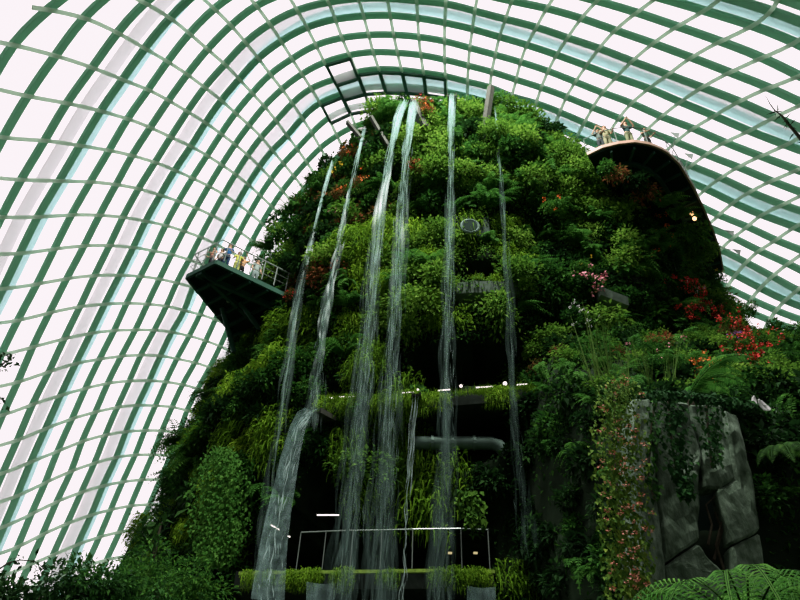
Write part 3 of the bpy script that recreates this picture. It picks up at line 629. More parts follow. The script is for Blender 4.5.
def person(label, loc, face, shirt, trousers, pose, scale=1.0, hair=HAIR):
    """pose: elbow and wrist of the left then the right arm (x to the person's left, -y forward)"""
    (le, lw), (re, rw) = pose
    p = [(0, 0, .95), (0, .01, 1.12), (0, .01, 1.3), (0, 0, 1.42), (0, -.01, 1.47), (0, -.015, 1.54), (0, -.02, 1.62), (0, -.01, 1.68),
         (.17, .01, 1.39), le, lw, (-.17, .01, 1.39), re, rw, (.09, 0, .9), (.1, -.01, .5), (.1, .03, .1), (.11, -.12, .04), (-.09, 0, .9), (-.1, -.01, .5), (-.1, .03, .1), (-.11, -.12, .04), (0, -.108, 1.575)]
    hl = lambda e, w_: tuple(np.array(w_)+.09*(np.array(w_)-np.array(e))/np.linalg.norm(np.array(w_)-np.array(e)))
    p += [hl(le, lw), hl(re, rw)]
    ed = [(0, 1), (1, 2), (2, 3), (3, 4), (4, 5), (5, 6), (6, 7), (3, 8), (8, 9), (9, 10), (3, 11), (11, 12), (12, 13), (0, 14), (14, 15), (15, 16), (16, 17), (0, 18), (18, 19), (19, 20), (20, 21), (6, 22), (10, 23), (13, 24)]
    ra = [(.15, .1), (.13, .09), (.15, .1), (.09, .07), .055, .075, .098, .07, .06, .043, .032, .06, .043, .032, .085, .06, .042, .03, .085, .06, .042, .03, .009, .03, .03]
    root = empty('person', loc, face); root.scale = (scale,)*3; tag(root, label, 'person', 'visitors on the walkways')
    me = skin_mesh('body', p, ed, ra); me.materials.append(SKIN); link('body', me, root)
    # five fingers on each hand, slightly curled
    for s_, (e_, w_) in ((1, (le, lw)), (-1, (re, rw))):
        d = np.array(w_)-np.array(e_); d /= np.linalg.norm(d); sd = np.cross(d, [0, 1, .2]); sd /= np.linalg.norm(sd); pal = np.array(w_)+d*.1
        for k in range(4):
            b_ = pal+sd*(k-1.5)*.018; mb = MB(); mb.tube([b_, b_+d*(.04+.006*(k in (1, 2)))+np.array([0, -.008, 0]), b_+d*.07+np.array([0, -.022, 0])], [.009, .008, .006], 5); mb.build('finger', SKIN, root)
        mb = MB(); b_ = np.array(w_)+d*.04+sd*.03; mb.tube([b_, b_+d*.03+sd*.025, b_+d*.055+sd*.03], [.01, .009, .007], 5); mb.build('thumb', SKIN, root)
    sp = [(0, 0, .9), (0, .01, 1.12), (0, .01, 1.3), (0, 0, 1.41), (.17, .01, 1.39), tuple(np.array(le)*.75+np.array((.17, .01, 1.39))*.25), (-.17, .01, 1.39), tuple(np.array(re)*.75+np.array((-.17, .01, 1.39))*.25)]
    me = skin_mesh('shirt', sp, [(0, 1), (1, 2), (2, 3), (3, 4), (4, 5), (3, 6), (6, 7)], [(.175, .125), (.155, .112), (.17, .12), (.1, .085), .08, .065, .08, .065]); me.materials.append(fabric(shirt)); link('shirt', me, root)
    tp = [(0, 0, 1.0), (.09, 0, .8), (.1, -.01, .5), (.1, .02, .14), (-.09, 0, .8), (-.1, -.01, .5), (-.1, .02, .14), (0, 0, .9)]
    me = skin_mesh('trousers', tp, [(0, 7), (7, 1), (1, 2), (2, 3), (7, 4), (4, 5), (5, 6)], [(.165, .118), .1, .08, .066, .1, .08, .066, (.17, .12)]); me.materials.append(fabric(trousers)); link('trousers', me, root)
    mb = MB(); mb.lathe((0, .015, 1.615), [(.104, -.06), (.112, 0), (.105, .05), (.08, .09), (.04, .11), (0, .115)], 14); h = mb.build('hair', hair, root, True)
    for k in range(len(h.data.vertices)):
        v = h.data.vertices[k].co
        if v.z < 1.635 and v.y < -.02: v.z = 1.665
    for sx2 in (-1, 1): mb = MB(); mb.tube([(sx2*.1, .06, .035), (sx2*.105, -.05, .045), (sx2*.11, -.16, .03)], [.045, .052, .03], 8); mb.build('shoe', HAIR, root)
    for sx2 in (-1, 1):
        mb = MB(); mb.lathe((sx2*.035, -.102, 1.605), [(0, -.009), (.011, 0), (0, .009)], 6); mb.build('eye', HAIR, root)
        mb = MB(); mb.lathe((sx2*.1, -.015, 1.6), [(0, -.03), (.014, -.01), (.018, .015), (0, .03)], 6); mb.build('ear', SKIN, root)
    mb = MB(); mb.tube([(-.022, -.088, 1.535), (0, -.093, 1.533), (.022, -.088, 1.535)], .005, 5); mb.build('mouth', M['salmon'], root)
    return root
DOWN = (((.24, .03, 1.15), (.25, -.1, .93)), ((-.24, .03, 1.15), (-.25, -.1, .93)))
LEAN = (((.27, -.02, 1.14), (.2, -.26, 1.05)), ((-.27, -.02, 1.14), (-.2, -.26, 1.05)))
CAMERA_UP = (((.3, -.14, 1.28), (.08, -.24, 1.62)), ((-.3, -.14, 1.28), (-.08, -.24, 1.62)))
ONE_UP = (((.36, -.05, 1.5), (.14, -.1, 1.78)), ((-.27, -.02, 1.14), (-.2, -.26, 1.05)))

# ------------------------------------------------------------------ cantilevered platform on the left
ZD = 21.3
A_, B_, C_, E_, D_ = [at_z(x, y, ZD) for x, y in ((187, 277), (216, 262.5), (296, 301), (284, 322), (233, 334))]
plat = tag(empty('viewing_platform', A_), 'dark green pointed viewing platform jutting out from the left of the mountain', 'platform')
out5 = [A_, B_, C_, E_, D_]; loc5 = rel(plat, out5); ctr = sum(loc5)/5
mb = MB(); mb.prism([p*.995+ctr*.005 for p in loc5], (0, 0, .22)); mb.build('deck', M['deck'], plat)
for k, (a, b) in enumerate(((0, 1), (1, 2), (3, 4), (4, 0))):
    mb = MB(); mb.beam([loc5[a]+np.array([0, 0, -.12]), loc5[b]+np.array([0, 0, -.12])], [(0, 0, 1)]*2, .14, .26); mb.build('edge_beam', M['deck_edge'], plat)
for f in (.2, .42, .64, .84):
    a = loc5[0]*(1-f)+loc5[4]*f; b = loc5[1]*(1-f)+loc5[2]*f; mb = MB(); mb.beam([a, b], [(0, 0, -1)]*2, .12, .22); mb.build('cross_beam', M['deck_edge'], plat)
mb = MB(); mb.beam([loc5[0]*.62+loc5[1]*.38, (loc5[3]+loc5[2])/2], [(0, 0, -1)]*2, .2, .3, .0); mb.build('main_beam', M['deck_edge'], plat)
mb = MB(); mb.beam([(loc5[0]+loc5[1])*.5, loc5[3]*.6+loc5[4]*.4], [(0, 0, -1)]*2, .2, .3, .0); mb.build('main_beam', M['deck_edge'], plat)
for (x, y), (x2, y2), Y2 in (((222, 308), (234, 352), 26.4), ((240, 302), (266, 338), 26.2)):
    a = at_z(x, y, ZD-.1); b = at_y(x2, y2, Y2); mb = MB(); mb.tube(rel(plat, [a, b]), .13, 8); mb.build('strut', M['deck_edge'], plat)
for x, y in ((228, 302), (238, 309)):
    p = at_z(x, y, ZD-.3); mb = MB(); mb.tube(rel(plat, [p, p+np.array([0, 0, .3])]), .09, 8); mb.build('floodlight', M['rail'], plat)
def along(P, n):
    P = [np.array(p) for p in P]; d = np.r_[0, np.cumsum([np.linalg.norm(P[i+1]-P[i]) for i in range(len(P)-1)])]
    return [np.array([np.interp(t_, d, [p[k] for p in P]) for k in range(3)]) for t_ in np.linspace(0, d[-1], n)]
dtop = np.array([0, 0, .3])
rail_pts = [D_*.35+A_*.65, A_, B_, C_]
rl = railing('platform_railing', [p+dtop for p in rail_pts], 1.25, 'slim steel railing around the pointed viewing platform', posts=[p+dtop for p in along(rail_pts, 13)], mid=(.33, .66), r=.03)
def on_plat(px, py, back): p = at_z(px, py, ZD+.22); d = (ctr+np.array(A_))-p; d[2] = 0; d /= np.linalg.norm(d); return tuple(p+d*back)
person('person in salmon top leaning on the rail at the tip of the left platform', on_plat(203, 269, .3), R(-40), (205, 140, 120), (60, 60, 70), LEAN)
person('person in white top beside the one in salmon on the left platform', on_plat(208, 266.5, .55), R(-20), (225, 222, 220), (40, 45, 60), DOWN, .97)
person('person in deep blue top at the corner of the left platform', on_plat(220, 265, .35), R(10), (28, 84, 140), (40, 60, 90), LEAN, 1.03)
person('person in lime yellow top on the left platform', on_plat(231.5, 271, .35), R(25), (196, 206, 92), (190, 195, 110), LEAN, .96)
person('person with bare arms in orange top beside the lime yellow one on the left platform', on_plat(236.5, 273.5, .45), R(30), (200, 150, 110), (30, 30, 35), ONE_UP, .92)
person('person in pale grey clothes standing apart near the mountain on the left platform', on_plat(255, 281.5, .4), R(40), (150, 165, 160), (130, 145, 145), DOWN, 1.05)

# ------------------------------------------------------------------ curved walkway on the right
ZW = 27.5
rimpx = [(588, 157), (602, 150), (618, 146), (636, 144), (652, 147), (666, 153), (680, 166), (692, 186), (703, 207), (713, 230), (720, 250), (724, 272)]
rim = along([at_z(x, y, ZW) for x, y in rimpx], 40)
wc = np.array([4.6, 29.5, ZW])
walk = tag(empty('curved_walkway', rim[0]), 'dark curved walkway with a pale rim looping round the right of the mountain', 'walkway')
inn = []
for i, p in enumerate(rim):
    t_ = rim[min(i+1, 39)]-rim[max(i-1, 0)]; n_2 = np.array([-t_[1], t_[0], 0]); n_2 /= np.linalg.norm(n_2)
    if n_2 @ (wc-p) < 0: n_2 = -n_2
    inn.append((p, n_2))
def band(o1, z1, o2, z2):
    V = []; 
    for p, n in inn: V += [p+n*o1+np.array([0, 0, z1])-rim[0], p+n*o2+np.array([0, 0, z2])-rim[0]]
    return V
def ribbon(name, prof, mat):
    V = []; k = len(prof)
    for p, n in inn: V += [p+n*o+np.array([0, 0, z])-rim[0] for o, z in prof]
    Fc = [(i*k+j, i*k+(j+1) % k, (i+1)*k+(j+1) % k, (i+1)*k+j) for i in range(len(inn)-1) for j in range(k)]+[tuple(range(k))[::-1], tuple(range(k*(len(inn)-1), k*len(inn)))]
    mb = MB(); mb.add(V, Fc); return mb.build(name, mat, walk)
ribbon('deck', [(.05, 0), (3.4, 0), (3.4, .2), (.05, .2)], M['deck'])
ribbon('rim', [(-.05, .12), (.05, .12), (.05, .32), (-.05, .32)], M['rim'])
ribbon('edge_beam', [(1.05, -.22), (1.25, -.22), (1.25, 0), (1.05, 0)], M['deck_edge'])
ribbon('inner_beam', [(3.3, -.3), (3.5, -.3), (3.5, .2), (3.3, .2)], M['deck'])
for i in range(3, 38, 3):
    p, n = inn[i]; mb = MB(); mb.beam([p+n*.15-rim[0], p+n*1.1-rim[0]], [(0, 0, -1)]*2, .1, .16); mb.build('cross_beam', M['deck_edge'], walk)
for (x, y) in ((692, 213.5), (694.5, 218.5)):
    mb = MB(); mb.lathe(at_z(x, y, ZW-.55)-rim[0], [(0, -.1), (.09, -.07), (.11, 0), (.08, .08), (0, .1)], 12); l_ = mb.build('spotlight', M['warm'], walk, True); l_['label'] = 'glowing warm spotlight'
railing('walkway_railing', [p+np.array([0, 0, .34]) for p in rim], 1.15, 'slim railing with glass standing on the curved walkway rim', posts=[p+np.array([0, 0, .3]) for p in rim[::4]], mid=(.5,), r=.022)
def on_walk(px, py, back=.3):
    p = at_z(px, py, ZW+.2); k = int(np.argmin([np.linalg.norm(q[0]-p) for q in inn])); return tuple(inn[k][0]+inn[k][1]*back+np.array([0, 0, .2]))
person('person in grey top at the left end of the curved walkway', on_walk(602, 150), R(-20), (90, 100, 95), (50, 55, 60), CAMERA_UP, 1.1)
person('person in white top second from the left on the curved walkway', on_walk(609, 148.5, .6), R(-10), (220, 222, 220), (70, 75, 80), DOWN, .95)
person('person in khaki clothes standing on the curved walkway', on_walk(614, 147), R(0), (150, 150, 115), (140, 140, 110), LEAN, 1.2)
person('person in dark teal top raising both arms to take a photograph', on_walk(635, 144), R(5), (52, 82, 82), (120, 125, 95), CAMERA_UP, 1.22)
person('person in dark green top at the right on the curved walkway', on_walk(652, 147), R(20), (62, 92, 78), (60, 66, 62), LEAN, 1.12)
for k, (x, y, x2, y2, desc) in enumerate(((672, 158, 675, 134, 'nearest the photographed visitors'), (684, 172, 689, 155, 'second along the curved rail'), (712, 226, 730, 232, 'third along the curved rail'), (719, 247, 737, 251, 'farthest down the curved rail'))):
    p = at_z(x, y, ZW+.35); q = at_d(x2, y2, np.linalg.norm(p-CAM)+.3); fl = tag(empty('pennant', p), 'small pale triangular pennant on a thin rod, '+desc, 'flag', 'pennants along the curved walkway')
    mb = MB(); mb.tube([(0, 0, 0), q-p], .02, 5); mb.build('rod', M['rail'], fl)
    mb = MB(); e = q-p; mb.add([e+np.array([-.22, 0, .16]), e+np.array([.3, .02, .14]), e+np.array([.08, 0, -.36]), e+np.array([-.22, .03, .16]), e+np.array([.3, .05, .14]), e+np.array([.08, .03, -.36])], [(0, 1, 2), (5, 4, 3), (0, 3, 4, 1), (1, 4, 5, 2), (2, 5, 3, 0)]); mb.build('pennant_cloth', solid('pennant_%d' % k, rgb(150, 160, 155), .8), fl)

# ------------------------------------------------------------------ waterfalls and spouts
def path3(pts, y0, y1):
    P = np.array(pts, float); t_ = np.linspace(0, 1, 110); d = np.r_[0, np.cumsum(np.hypot(*np.diff(P, axis=0).T))]; d /= d[-1]
    return np.array([at_y(np.interp(q, d, P[:, 0]), np.interp(q, d, P[:, 1]), y0+(y1-y0)*q) for q in t_])
def waterfall(label, pts, y0, y1, w0, w1, n, seed, gap=.5, matn='water', sw=(.02, .06), spray=0, name='waterfall'):
    """strands of falling water that part and break into drops on the way down"""
    global rng; rng = np.random.default_rng(seed); P = path3(pts, y0, y1); m_ = len(P); t_ = np.linspace(0, 1, m_); V = []; Fc = []
    def strand(off, dep, lo_, hi_, wd, wob, vv, ff):
        i0, i1 = int(lo_*(m_-1)), max(int(hi_*(m_-1)), int(lo_*(m_-1))+2); i1 = min(i1, m_-1); b = len(vv)
        ph = rng.uniform(0, 6.28)
        for i in range(i0, i1+1):
            wdt = w0+(w1-w0)*t_[i]; e = max(.12, math.sin(math.pi*(i-i0)/(i1-i0)))
            c = P[i]+np.array([off*wdt/2+wob*math.sin(ph+i*.4), dep*wdt*.3-.05*math.sin(ph*2+i*.4), 0]); vv.append(c-np.array([wd*e/2, 0, 0])); vv.append(c+np.array([wd*e/2, .02, 0]))
        for i in range(i1-i0): ff.append((b+2*i, b+2*i+1, b+2*i+3, b+2*i+2))
    for k in range(n):
        if k < 10: strand(0, 0, k*.097, min(1, k*.097+.12), .03, .02, V, Fc); continue
        off = np.clip(rng.normal(0, .42), -1, 1); dep = rng.uniform(-1, 1); lo_ = 0. if k % 9 == 0 else .96*rng.random()**1.55; hi_ = min(1, lo_+rng.uniform(.02, gap)*(2.2 if k % 9 == 0 else 1)); strand(off, dep, lo_, hi_, rng.uniform(*sw), .015+.03*lo_, V, Fc)
    root = mesh(name, V, np.array(Fc), M[matn]); o = link(name, root); tag(o, label, 'waterfall', 'waterfalls dropping from the mountain')
    if spray:
        v2 = []; f2 = []
        for k in range(spray): lo_ = rng.uniform(.05, .93)**.8; strand(np.clip(rng.normal(0, .5), -1.2, 1.2), rng.uniform(-1, 1), lo_, min(1, lo_+rng.uniform(.1, .35)), rng.uniform(.06, .2), .04, v2, f2)
        s_ = link('spray', mesh('spray', v2, np.array(f2), M['spray']), o)
    return o
waterfall('leftmost thin waterfall dropping past the planted edge near the platform', [(332, 161), (322, 198), (308, 255), (296, 310), (287, 370), (277, 440), (268, 520), (260, 620)], 23.0, 21.2, .2, .7, 130, 1, .06, sw=(.018, .04), spray=44)
waterfall('second waterfall from the left starting at the split wooden chutes', [(365, 128), (357, 160), (346, 205), (335, 262), (326, 310), (318, 370), (309, 430)], 21.8, 20.6, .2, .7, 130, 2, .06, sw=(.018, .04), spray=40)
waterfall('left strand of the pair of tallest white waterfalls at the top centre', [(405, 101), (398, 118), (388, 165), (379, 225), (372, 290), (365, 370), (355, 470), (340, 620)], 20.0, 18.8, .46, .95, 420, 3, .05, sw=(.018, .045), spray=95)
waterfall('right strand of the pair of tallest white waterfalls at the top centre', [(414, 101), (411, 120), (405, 165), (400, 225), (396, 290), (391, 370), (387, 470), (380, 620)], 19.8, 18.6, .5, .9, 420, 4, .05, sw=(.018, .045), spray=95)
waterfall('straight waterfall in the middle, right of the white pair', [(452, 94), (451, 130), (450, 200), (449, 280), (447, 350), (446, 440), (443, 520), (439, 620)], 19.6, 18.6, .42, .7, 320, 5, .05, sw=(.018, .045), spray=75)
waterfall('thin rightmost waterfall beside the dark upright chute', [(495, 106), (498, 140), (502, 190), (506, 250), (510, 320), (514, 400), (520, 460), (528, 560)], 20.2, 19.0, .12, .65, 80, 6, .05, sw=(.018, .036), spray=26)
def sheet(label, pts, y0, y1, w0, w1, name='waterfall', grp='waterfalls dropping from the mountain'):
    P = path3(pts, y0, y1); V = []; k = 9
    for i, p in enumerate(P):
        wd = w0+(w1-w0)*i/(len(P)-1)
        for j in range(k): u = j/(k-1)-.5; V.append(p+np.array([u*wd, .1*math.cos(u*5)+.03*noise.noise(Vector((u*6, i*.4, y0))), .0]))
    Fc = np.array([(i*k+j, i*k+j+1, (i+1)*k+j+1, (i+1)*k+j) for i in range(len(P)-1) for j in range(k-1)]); o = link(name, mesh(name, V, Fc, M['sheet'], True)); tag(o, label, 'waterfall', grp); return o
wide = sheet('wide sheet of water arching from the side spout at the lower left', [(312, 409), (305, 413), (298, 428), (291, 455), (285, 485), (279, 515), (274, 545), (268, 600)], 20.8, 19.6, .55, 1.0)
waterfall('broken white water running down the wide lower left cascade', [(310, 412), (298, 428), (291, 455), (285, 485), (279, 515), (273, 550), (266, 610)], 20.6, 19.4, .5, .9, 70, 8, .09, sw=(.015, .04), matn='stream')
waterfall('small twisting stream falling from the short spout below the lamps', [(416, 394), (413, 420), (410, 455), (407, 500), (405, 550), (402, 620)], 19.7, 19.2, .24, .26, 30, 9, .3, sw=(.015, .035), matn='stream')
for x, l, w_ in ((321, 'left of two little water chutes at the very bottom', .85), (481, 'right of two little water chutes at the very bottom', .85)):
    sheet(l, [(x, 583 if x < 400 else 587), (x, 600), (x-1, 700), (x-2, 900)], 19.3, 18.9, w_, w_)
def chute(label, a, b, w_, h_=.22, name='water_chute'):
    a = np.array(a); b = np.array(b); d = b-a; rt_ = tag(empty(name, a), label, 'chute', 'water chutes of the falls'); s_ = np.cross(d, [0, 0, 1.]); s_ /= np.linalg.norm(s_)
    mb = MB(); mb.beam([(0, 0, 0), d], [(0, 0, 1)]*2, w_, .06, -h_/2); mb.build('chute_floor', M['chute'], rt_)
    for q in (-1, 1): mb = MB(); mb.beam([s_*q*w_/2, d+s_*q*w_/2], [(0, 0, 1)]*2, .06, h_, -h_/2); mb.build('chute_side', M['chute'], rt_)
    return rt_
chute('slanting chute left of the second waterfall', at_y(347, 122, 21.7), at_y(370, 149, 22.0), .22, .16)
chute('slanting chute just left of the white waterfall pair', at_y(371, 117, 21), at_y(388, 146, 21.2), .2, .16)
chute('broad chute behind the white waterfall pair', at_y(411, 101.5, 20.1), at_y(424, 128, 20.6), .4, .4)
chute('chute feeding the straight middle waterfall', at_y(452, 94.5, 19.8), at_y(453, 116, 22.2), .5, .2)
chute('dark upright chute beside the thin rightmost waterfall', at_y(491, 87, 19.9), at_y(485, 128, 20.4), .26, .3)
chute('spout of the wide lower left cascade', at_y(313, 411, 20.8), at_y(330, 420, 22.4), .6, .2)
chute('short spout of the small twisting stream', at_y(416, 393.5, 19.8), at_y(418, 398, 21.4), .3, .14)
# ------------------------------------------------------------------ rock face with the slanted opening
ZR = 13.25
rock = tag(empty('rock_outcrop', at_y(700, 600, ZR)), 'grey cracked rock face with a tall slanted dark opening at the lower right', 'rock')
def rockslab(poly, Y, dep, seed, label=None):
    """one rough slab: outline in pixels at depth Y, front broken by noise"""
    P = [at_y(x, y, Y) for x, y in poly]; bm = bmesh.new(); o = np.array(rock.location)
    vs_ = [bm.verts.new(p-o) for p in P]; f = bm.faces.new(vs_); ext = bmesh.ops.extrude_face_region(bm, geom=[f]); ev = [g_ for g_ in ext['geom'] if isinstance(g_, bmesh.types.BMVert)]
    bmesh.ops.translate(bm, verts=ev, vec=(0, dep, 0)); bmesh.ops.recalc_face_normals(bm, faces=bm.faces)
    bmesh.ops.bevel(bm, geom=list(bm.edges), offset=.05, segments=1, affect='EDGES', profile=.4)
    bmesh.ops.triangulate(bm, faces=bm.faces); bmesh.ops.subdivide_edges(bm, edges=bm.edges, cuts=5, use_grid_fill=True)
    for v in bm.verts:
        q = Vector(v.co)*.9+Vector((seed*7.1, 0, 0)); v.co += Vector((.03*noise.fractal(q*3, 1, 2, 3), .13*noise.fractal(q*Vector((1.2, 1, .6)) if False else Vector((q.x*1.3, q.y, q.z*.6)), 1, 2.1, 5)-.08*abs(noise.noise(q*2.7)), .03*noise.fractal(q*3+Vector((5, 5, 5)), 1, 2, 3)))
    me = bpy.data.meshes.new('rock_slab'); bm.to_mesh(me); bm.free(); me.materials.append(M['rock']); s_ = link('rock_slab', me, rock)
    if label: s_['label'] = label
rockslab([(632, 398), (650, 398), (652, 440), (658, 500), (665, 560), (672, 640), (648, 640), (640, 540), (634, 470)], ZR-.1, 1.4, 1, 'narrow left slab')
rockslab([(652, 400), (688, 404), (700, 450), (700, 490), (699, 540), (664, 563), (658, 500)], ZR+.05, .5, 2)
rockslab([(664, 566), (699, 543), (712, 562), (724, 574), (726, 640), (672, 640)], ZR, .5, 3)
rockslab([(690, 404), (722, 404), (732, 440), (736, 478), (720, 489), (702, 489), (701, 448)], ZR+.1, .5, 4)
rockslab([(724, 410), (738, 415), (752, 470), (760, 530), (733, 543), (726, 516), (719, 489), (737, 478)], ZR-.05, .5, 5)
rockslab([(733, 546), (760, 533), (768, 580), (774, 640), (738, 640), (736, 570)], ZR-.02, .5, 6)
mb = MB(); mb.add([at_y(x, y, ZR+.8)-np.array(rock.location) for x, y in ((694, 484), (726, 484), (745, 580), (745, 640), (694, 640))], [(0, 1, 2, 3, 4)]); o = mb.build('opening_shade_sheet', M['deck'], rock)  # near-black sheet that gives the opening its shade
for k, pts in enumerate(([(708, 545), (712, 525), (706, 505), (716, 495)], [(724, 570), (716, 545), (722, 520), (727, 505)], [(714, 560), (722, 530), (715, 512)], [(730, 568), (733, 545), (730, 530)])):
    mb = MB(); mb.tube([at_y(x, y, ZR+.15+.05*k) for x, y in pts], [.03, .026, .02, .012][:len(pts)], 6); o = mb.build('hanging_root', M['bark']); tag(o, ['pale bent root at the left of the slanted opening', 'long root crossing the slanted opening', 'thin forked root inside the slanted opening', 'short root at the right foot of the slanted opening'][k], 'root', 'roots in the rock opening')
    lf = []
mb = MB(); mb.add([(0, 0, 0)], [])
p0 = at_y(790, 425, 14.6); rk = MB(); 
rockpx = [(776, 404), (783, 402), (792, 418), (800, 446), (788, 448), (779, 425)]
rk.prism([at_y(x, y, 15.2) for x, y in rockpx], (0, .5, 0)); o = rk.build('standing_stone', M['rock']); tag(o, 'small leaning grey stone among plants at the right edge', 'stone')

# ------------------------------------------------------------------ flowers, reeds, vines and ferns that stand out
def flower_plant(label, name, px, py, Y, sc, base, fl, nfl, seed, spread=.7, fsize=1, cat='flowers', grp=None, z=None):
    p = at_y(px, py, Y); root = tag(empty(name, p), label, cat, grp); root.scale = (sc,)*3; random.seed(seed)
    me = random.choice(T[base]); f = link('foliage', me, root)
    for k in range(nfl):
        u = np.array([random.gauss(0, .5), -random.uniform(.35, .95), random.gauss(.15, .45)]); u[0] *= spread/.7; b = link('blossom', random.choice(FLW[fl]), root, tuple(u*np.array([1, 1, 1]))); s_ = fsize*random.uniform(.7, 1.3)/sc; b.scale = (s_,)*3; b.rotation_euler = (random.uniform(-1, 1), random.uniform(-1, 1), random.uniform(0, 6)); b['label'] = fl+' blossom'
    return root
FLW = {c: [t_flower(k*3+5, 9, .11, c) for k in range(3)] for c in ('red', 'orange', 'pink', 'purple', 'white', 'yellow', 'salmon')}
def surf_y(px, py):
    for k in range(30):
        Y = surf_y1(px, py+3*k)
        if Y < 39: return Y
    return 22
def surf_y1(px, py):
    """depth of the planted surfaces along a pixel ray"""
    best = 40
    d = ray(px, py)
    for Y in np.arange(12.5, 34, .15):
        p = CAM+d*(Y/d[1])
        if p[0] > 5.2 and p[2] < 21.5:
            zz = np.interp(Y, [a for a, b in PROF], [b for a, b in PROF])
            if zz > p[2]: return Y
        cx, a, cy, b = lv(p[2])
        if 0 < p[2] < 35.9 and ((p[0]-cx)/a)**2+((Y-cy)/b)**2 < 1: return Y
    return best
REDS = [(683, 292, 'topmost red flowering shrub beside the white buds'), (697, 305, 'red flowering shrub under the topmost one'), (688, 320, 'red flowering shrub at the left of the red patch'), (706, 318, 'red flowering shrub in the middle of the red patch'), (722, 309, 'red flowering shrub at the right of the red patch'), (731, 330, 'red flowering shrub above the purple flowers'), (716, 335, 'red flowering shrub left of the purple flowers'), (741, 352, 'red flowering shrub right of the purple flowers'), (748, 366, 'lowest red flowering shrub over the tree fern'), (757, 347, 'red flowering shrub nearest the glass at right')]
for k, (x, y, l) in enumerate(REDS): flower_plant(l, 'red_flowering_shrub', x, y, surf_y(x, y)-1.0, .8, 'shrub', 'red', 22, 100+k, fsize=.95, grp='red flowering shrubs on the slope')
for k, (x, y, n, l) in enumerate(((652, 216, 7, 'orange flowers below the warm spotlights'), (659, 242, 8, 'large orange flowers in the middle of the right planting'), (646, 232, 4, 'few orange flowers left of the large orange ones'), (611, 180, 3, 'small orange flowers under the curved walkway end'), (553, 208, 3, 'small orange flowers right of the thin fall'), (655, 258, 4, 'orange flowers lowest on the upper right planting'))):
    flower_plant(l, 'orange_flower', x, y, surf_y(x, y)-1.0, .75, 'shrub', 'orange', n, 130+k, fsize=1.05, grp='orange flowers on the right planting')
for k, (x, y, l) in enumerate(((706, 372, 'bright orange flower head left of the tree fern'), (697, 377, 'red-orange flower beside the bright orange head'))): flower_plant(l, 'orange_flower', x, y, surf_y(x, y)-1.0, .5, 'fern', 'orange', 9, 150+k, .5, 1.0)
for k, (x, y, l) in enumerate(((594, 288, 'hanging cluster of pink flowers above the short ledge'), (585, 284, 'smaller pink flower cluster at the left of the hanging one'))): flower_plant(l, 'pink_flower', x, y, surf_y(x, y)-.9, .8, 'ivy' if False else 'shrub', 'pink', 9 if k == 0 else 4, 160+k, .7, 1.3, grp='pink flower clusters')
for k, (x, y, c, n, l) in enumerate(((728, 346, 'purple', 10, 'deep purple flowers under the red patch'), (713, 331, 'purple', 4, 'pale purple flowers left of the deep purple ones'), (738, 342, 'purple', 4, 'few purple flowers at the right of the deep purple ones'), (692, 298, 'white', 4, 'creamy white buds among the red flowers'), (583, 326, 'white', 12, 'tiny white flowers beside the tall reeds'), (573, 318, 'white', 7, 'tiny white flowers left of the reeds'), (664, 357, 'pink', 5, 'pale pink flowers right of the reeds'), (644, 357, 'pink', 3, 'pale pink flowers among the reeds'), (580, 269, 'yellow', 2, 'single yellow flower above the pink cluster'), (744, 310, 'white', 3, 'pale flower heads near the right glass'), (719, 280, 'yellow', 4, 'yellow-orange leaves by the walkway end'))):
    flower_plant(l, c+'_flower', x, y, surf_y(x, y)-1.05, .65, 'shrub', c, n, 180+k, .8, .55 if c == 'white' else .8)
for k, (x, y, c, l) in enumerate(((347, 155, 'orange', 'orange flowers by the second fall near the top'), (342, 172, 'yellow', 'yellow flowers between the two left falls'), (361, 183, 'orange', 'rusty orange flowers right of the second fall'), (340, 197, 'orange', 'orange flowers low between the left falls'), (336, 215, 'pink', 'pale pink leaves between the left falls'), (318, 262, 'red', 'red flowers left of the second fall above the platform level'), (292, 298, 'red', 'red flowers at the platform root'), (426, 104, 'red', 'red leaves beside the broad chute on the summit'), (428, 112, 'orange', 'orange leaves right of the broad chute on the summit'), (414, 169, 'red', 'red flowers right of the white waterfall pair'))):
    flower_plant(l, c+'_flower', x, y, surf_y(x, y)-1.05, .6, 'russet' if c != 'yellow' else 'shrub', c, 6, 210+k, .7, .75)
# reeds
rd = [t_grass(300+k, 16, 2.6, 'tall_reed', 'reed', .16, .04, (.035, .06), .35) for k in range(3)]
for k, (x, y, l) in enumerate(((613, 382, 'tallest clump of upright reeds above the flowering creeper'), (628, 386, 'clump of upright reeds right of the tallest one'), (600, 384, 'clump of reeds left of the tallest one'), (650, 384, 'slender reeds above the rock face'), (672, 386, 'leaning reeds left of the tree fern'), (640, 374, 'reeds behind the clump above the rock'))):
    o = link('tall_reed', rd[k % 3], None, tuple(at_y(x, y, surf_y(x, y)-.4))); s_ = random.uniform(.75, 1.1)*(1 if x < 620 else .7); o.scale = (s_,)*3; o.rotation_euler = (.05, .18 if k == 4 else 0, random.uniform(-.3, .3)); tag(o, l, 'reeds', 'tall reeds over the rock')
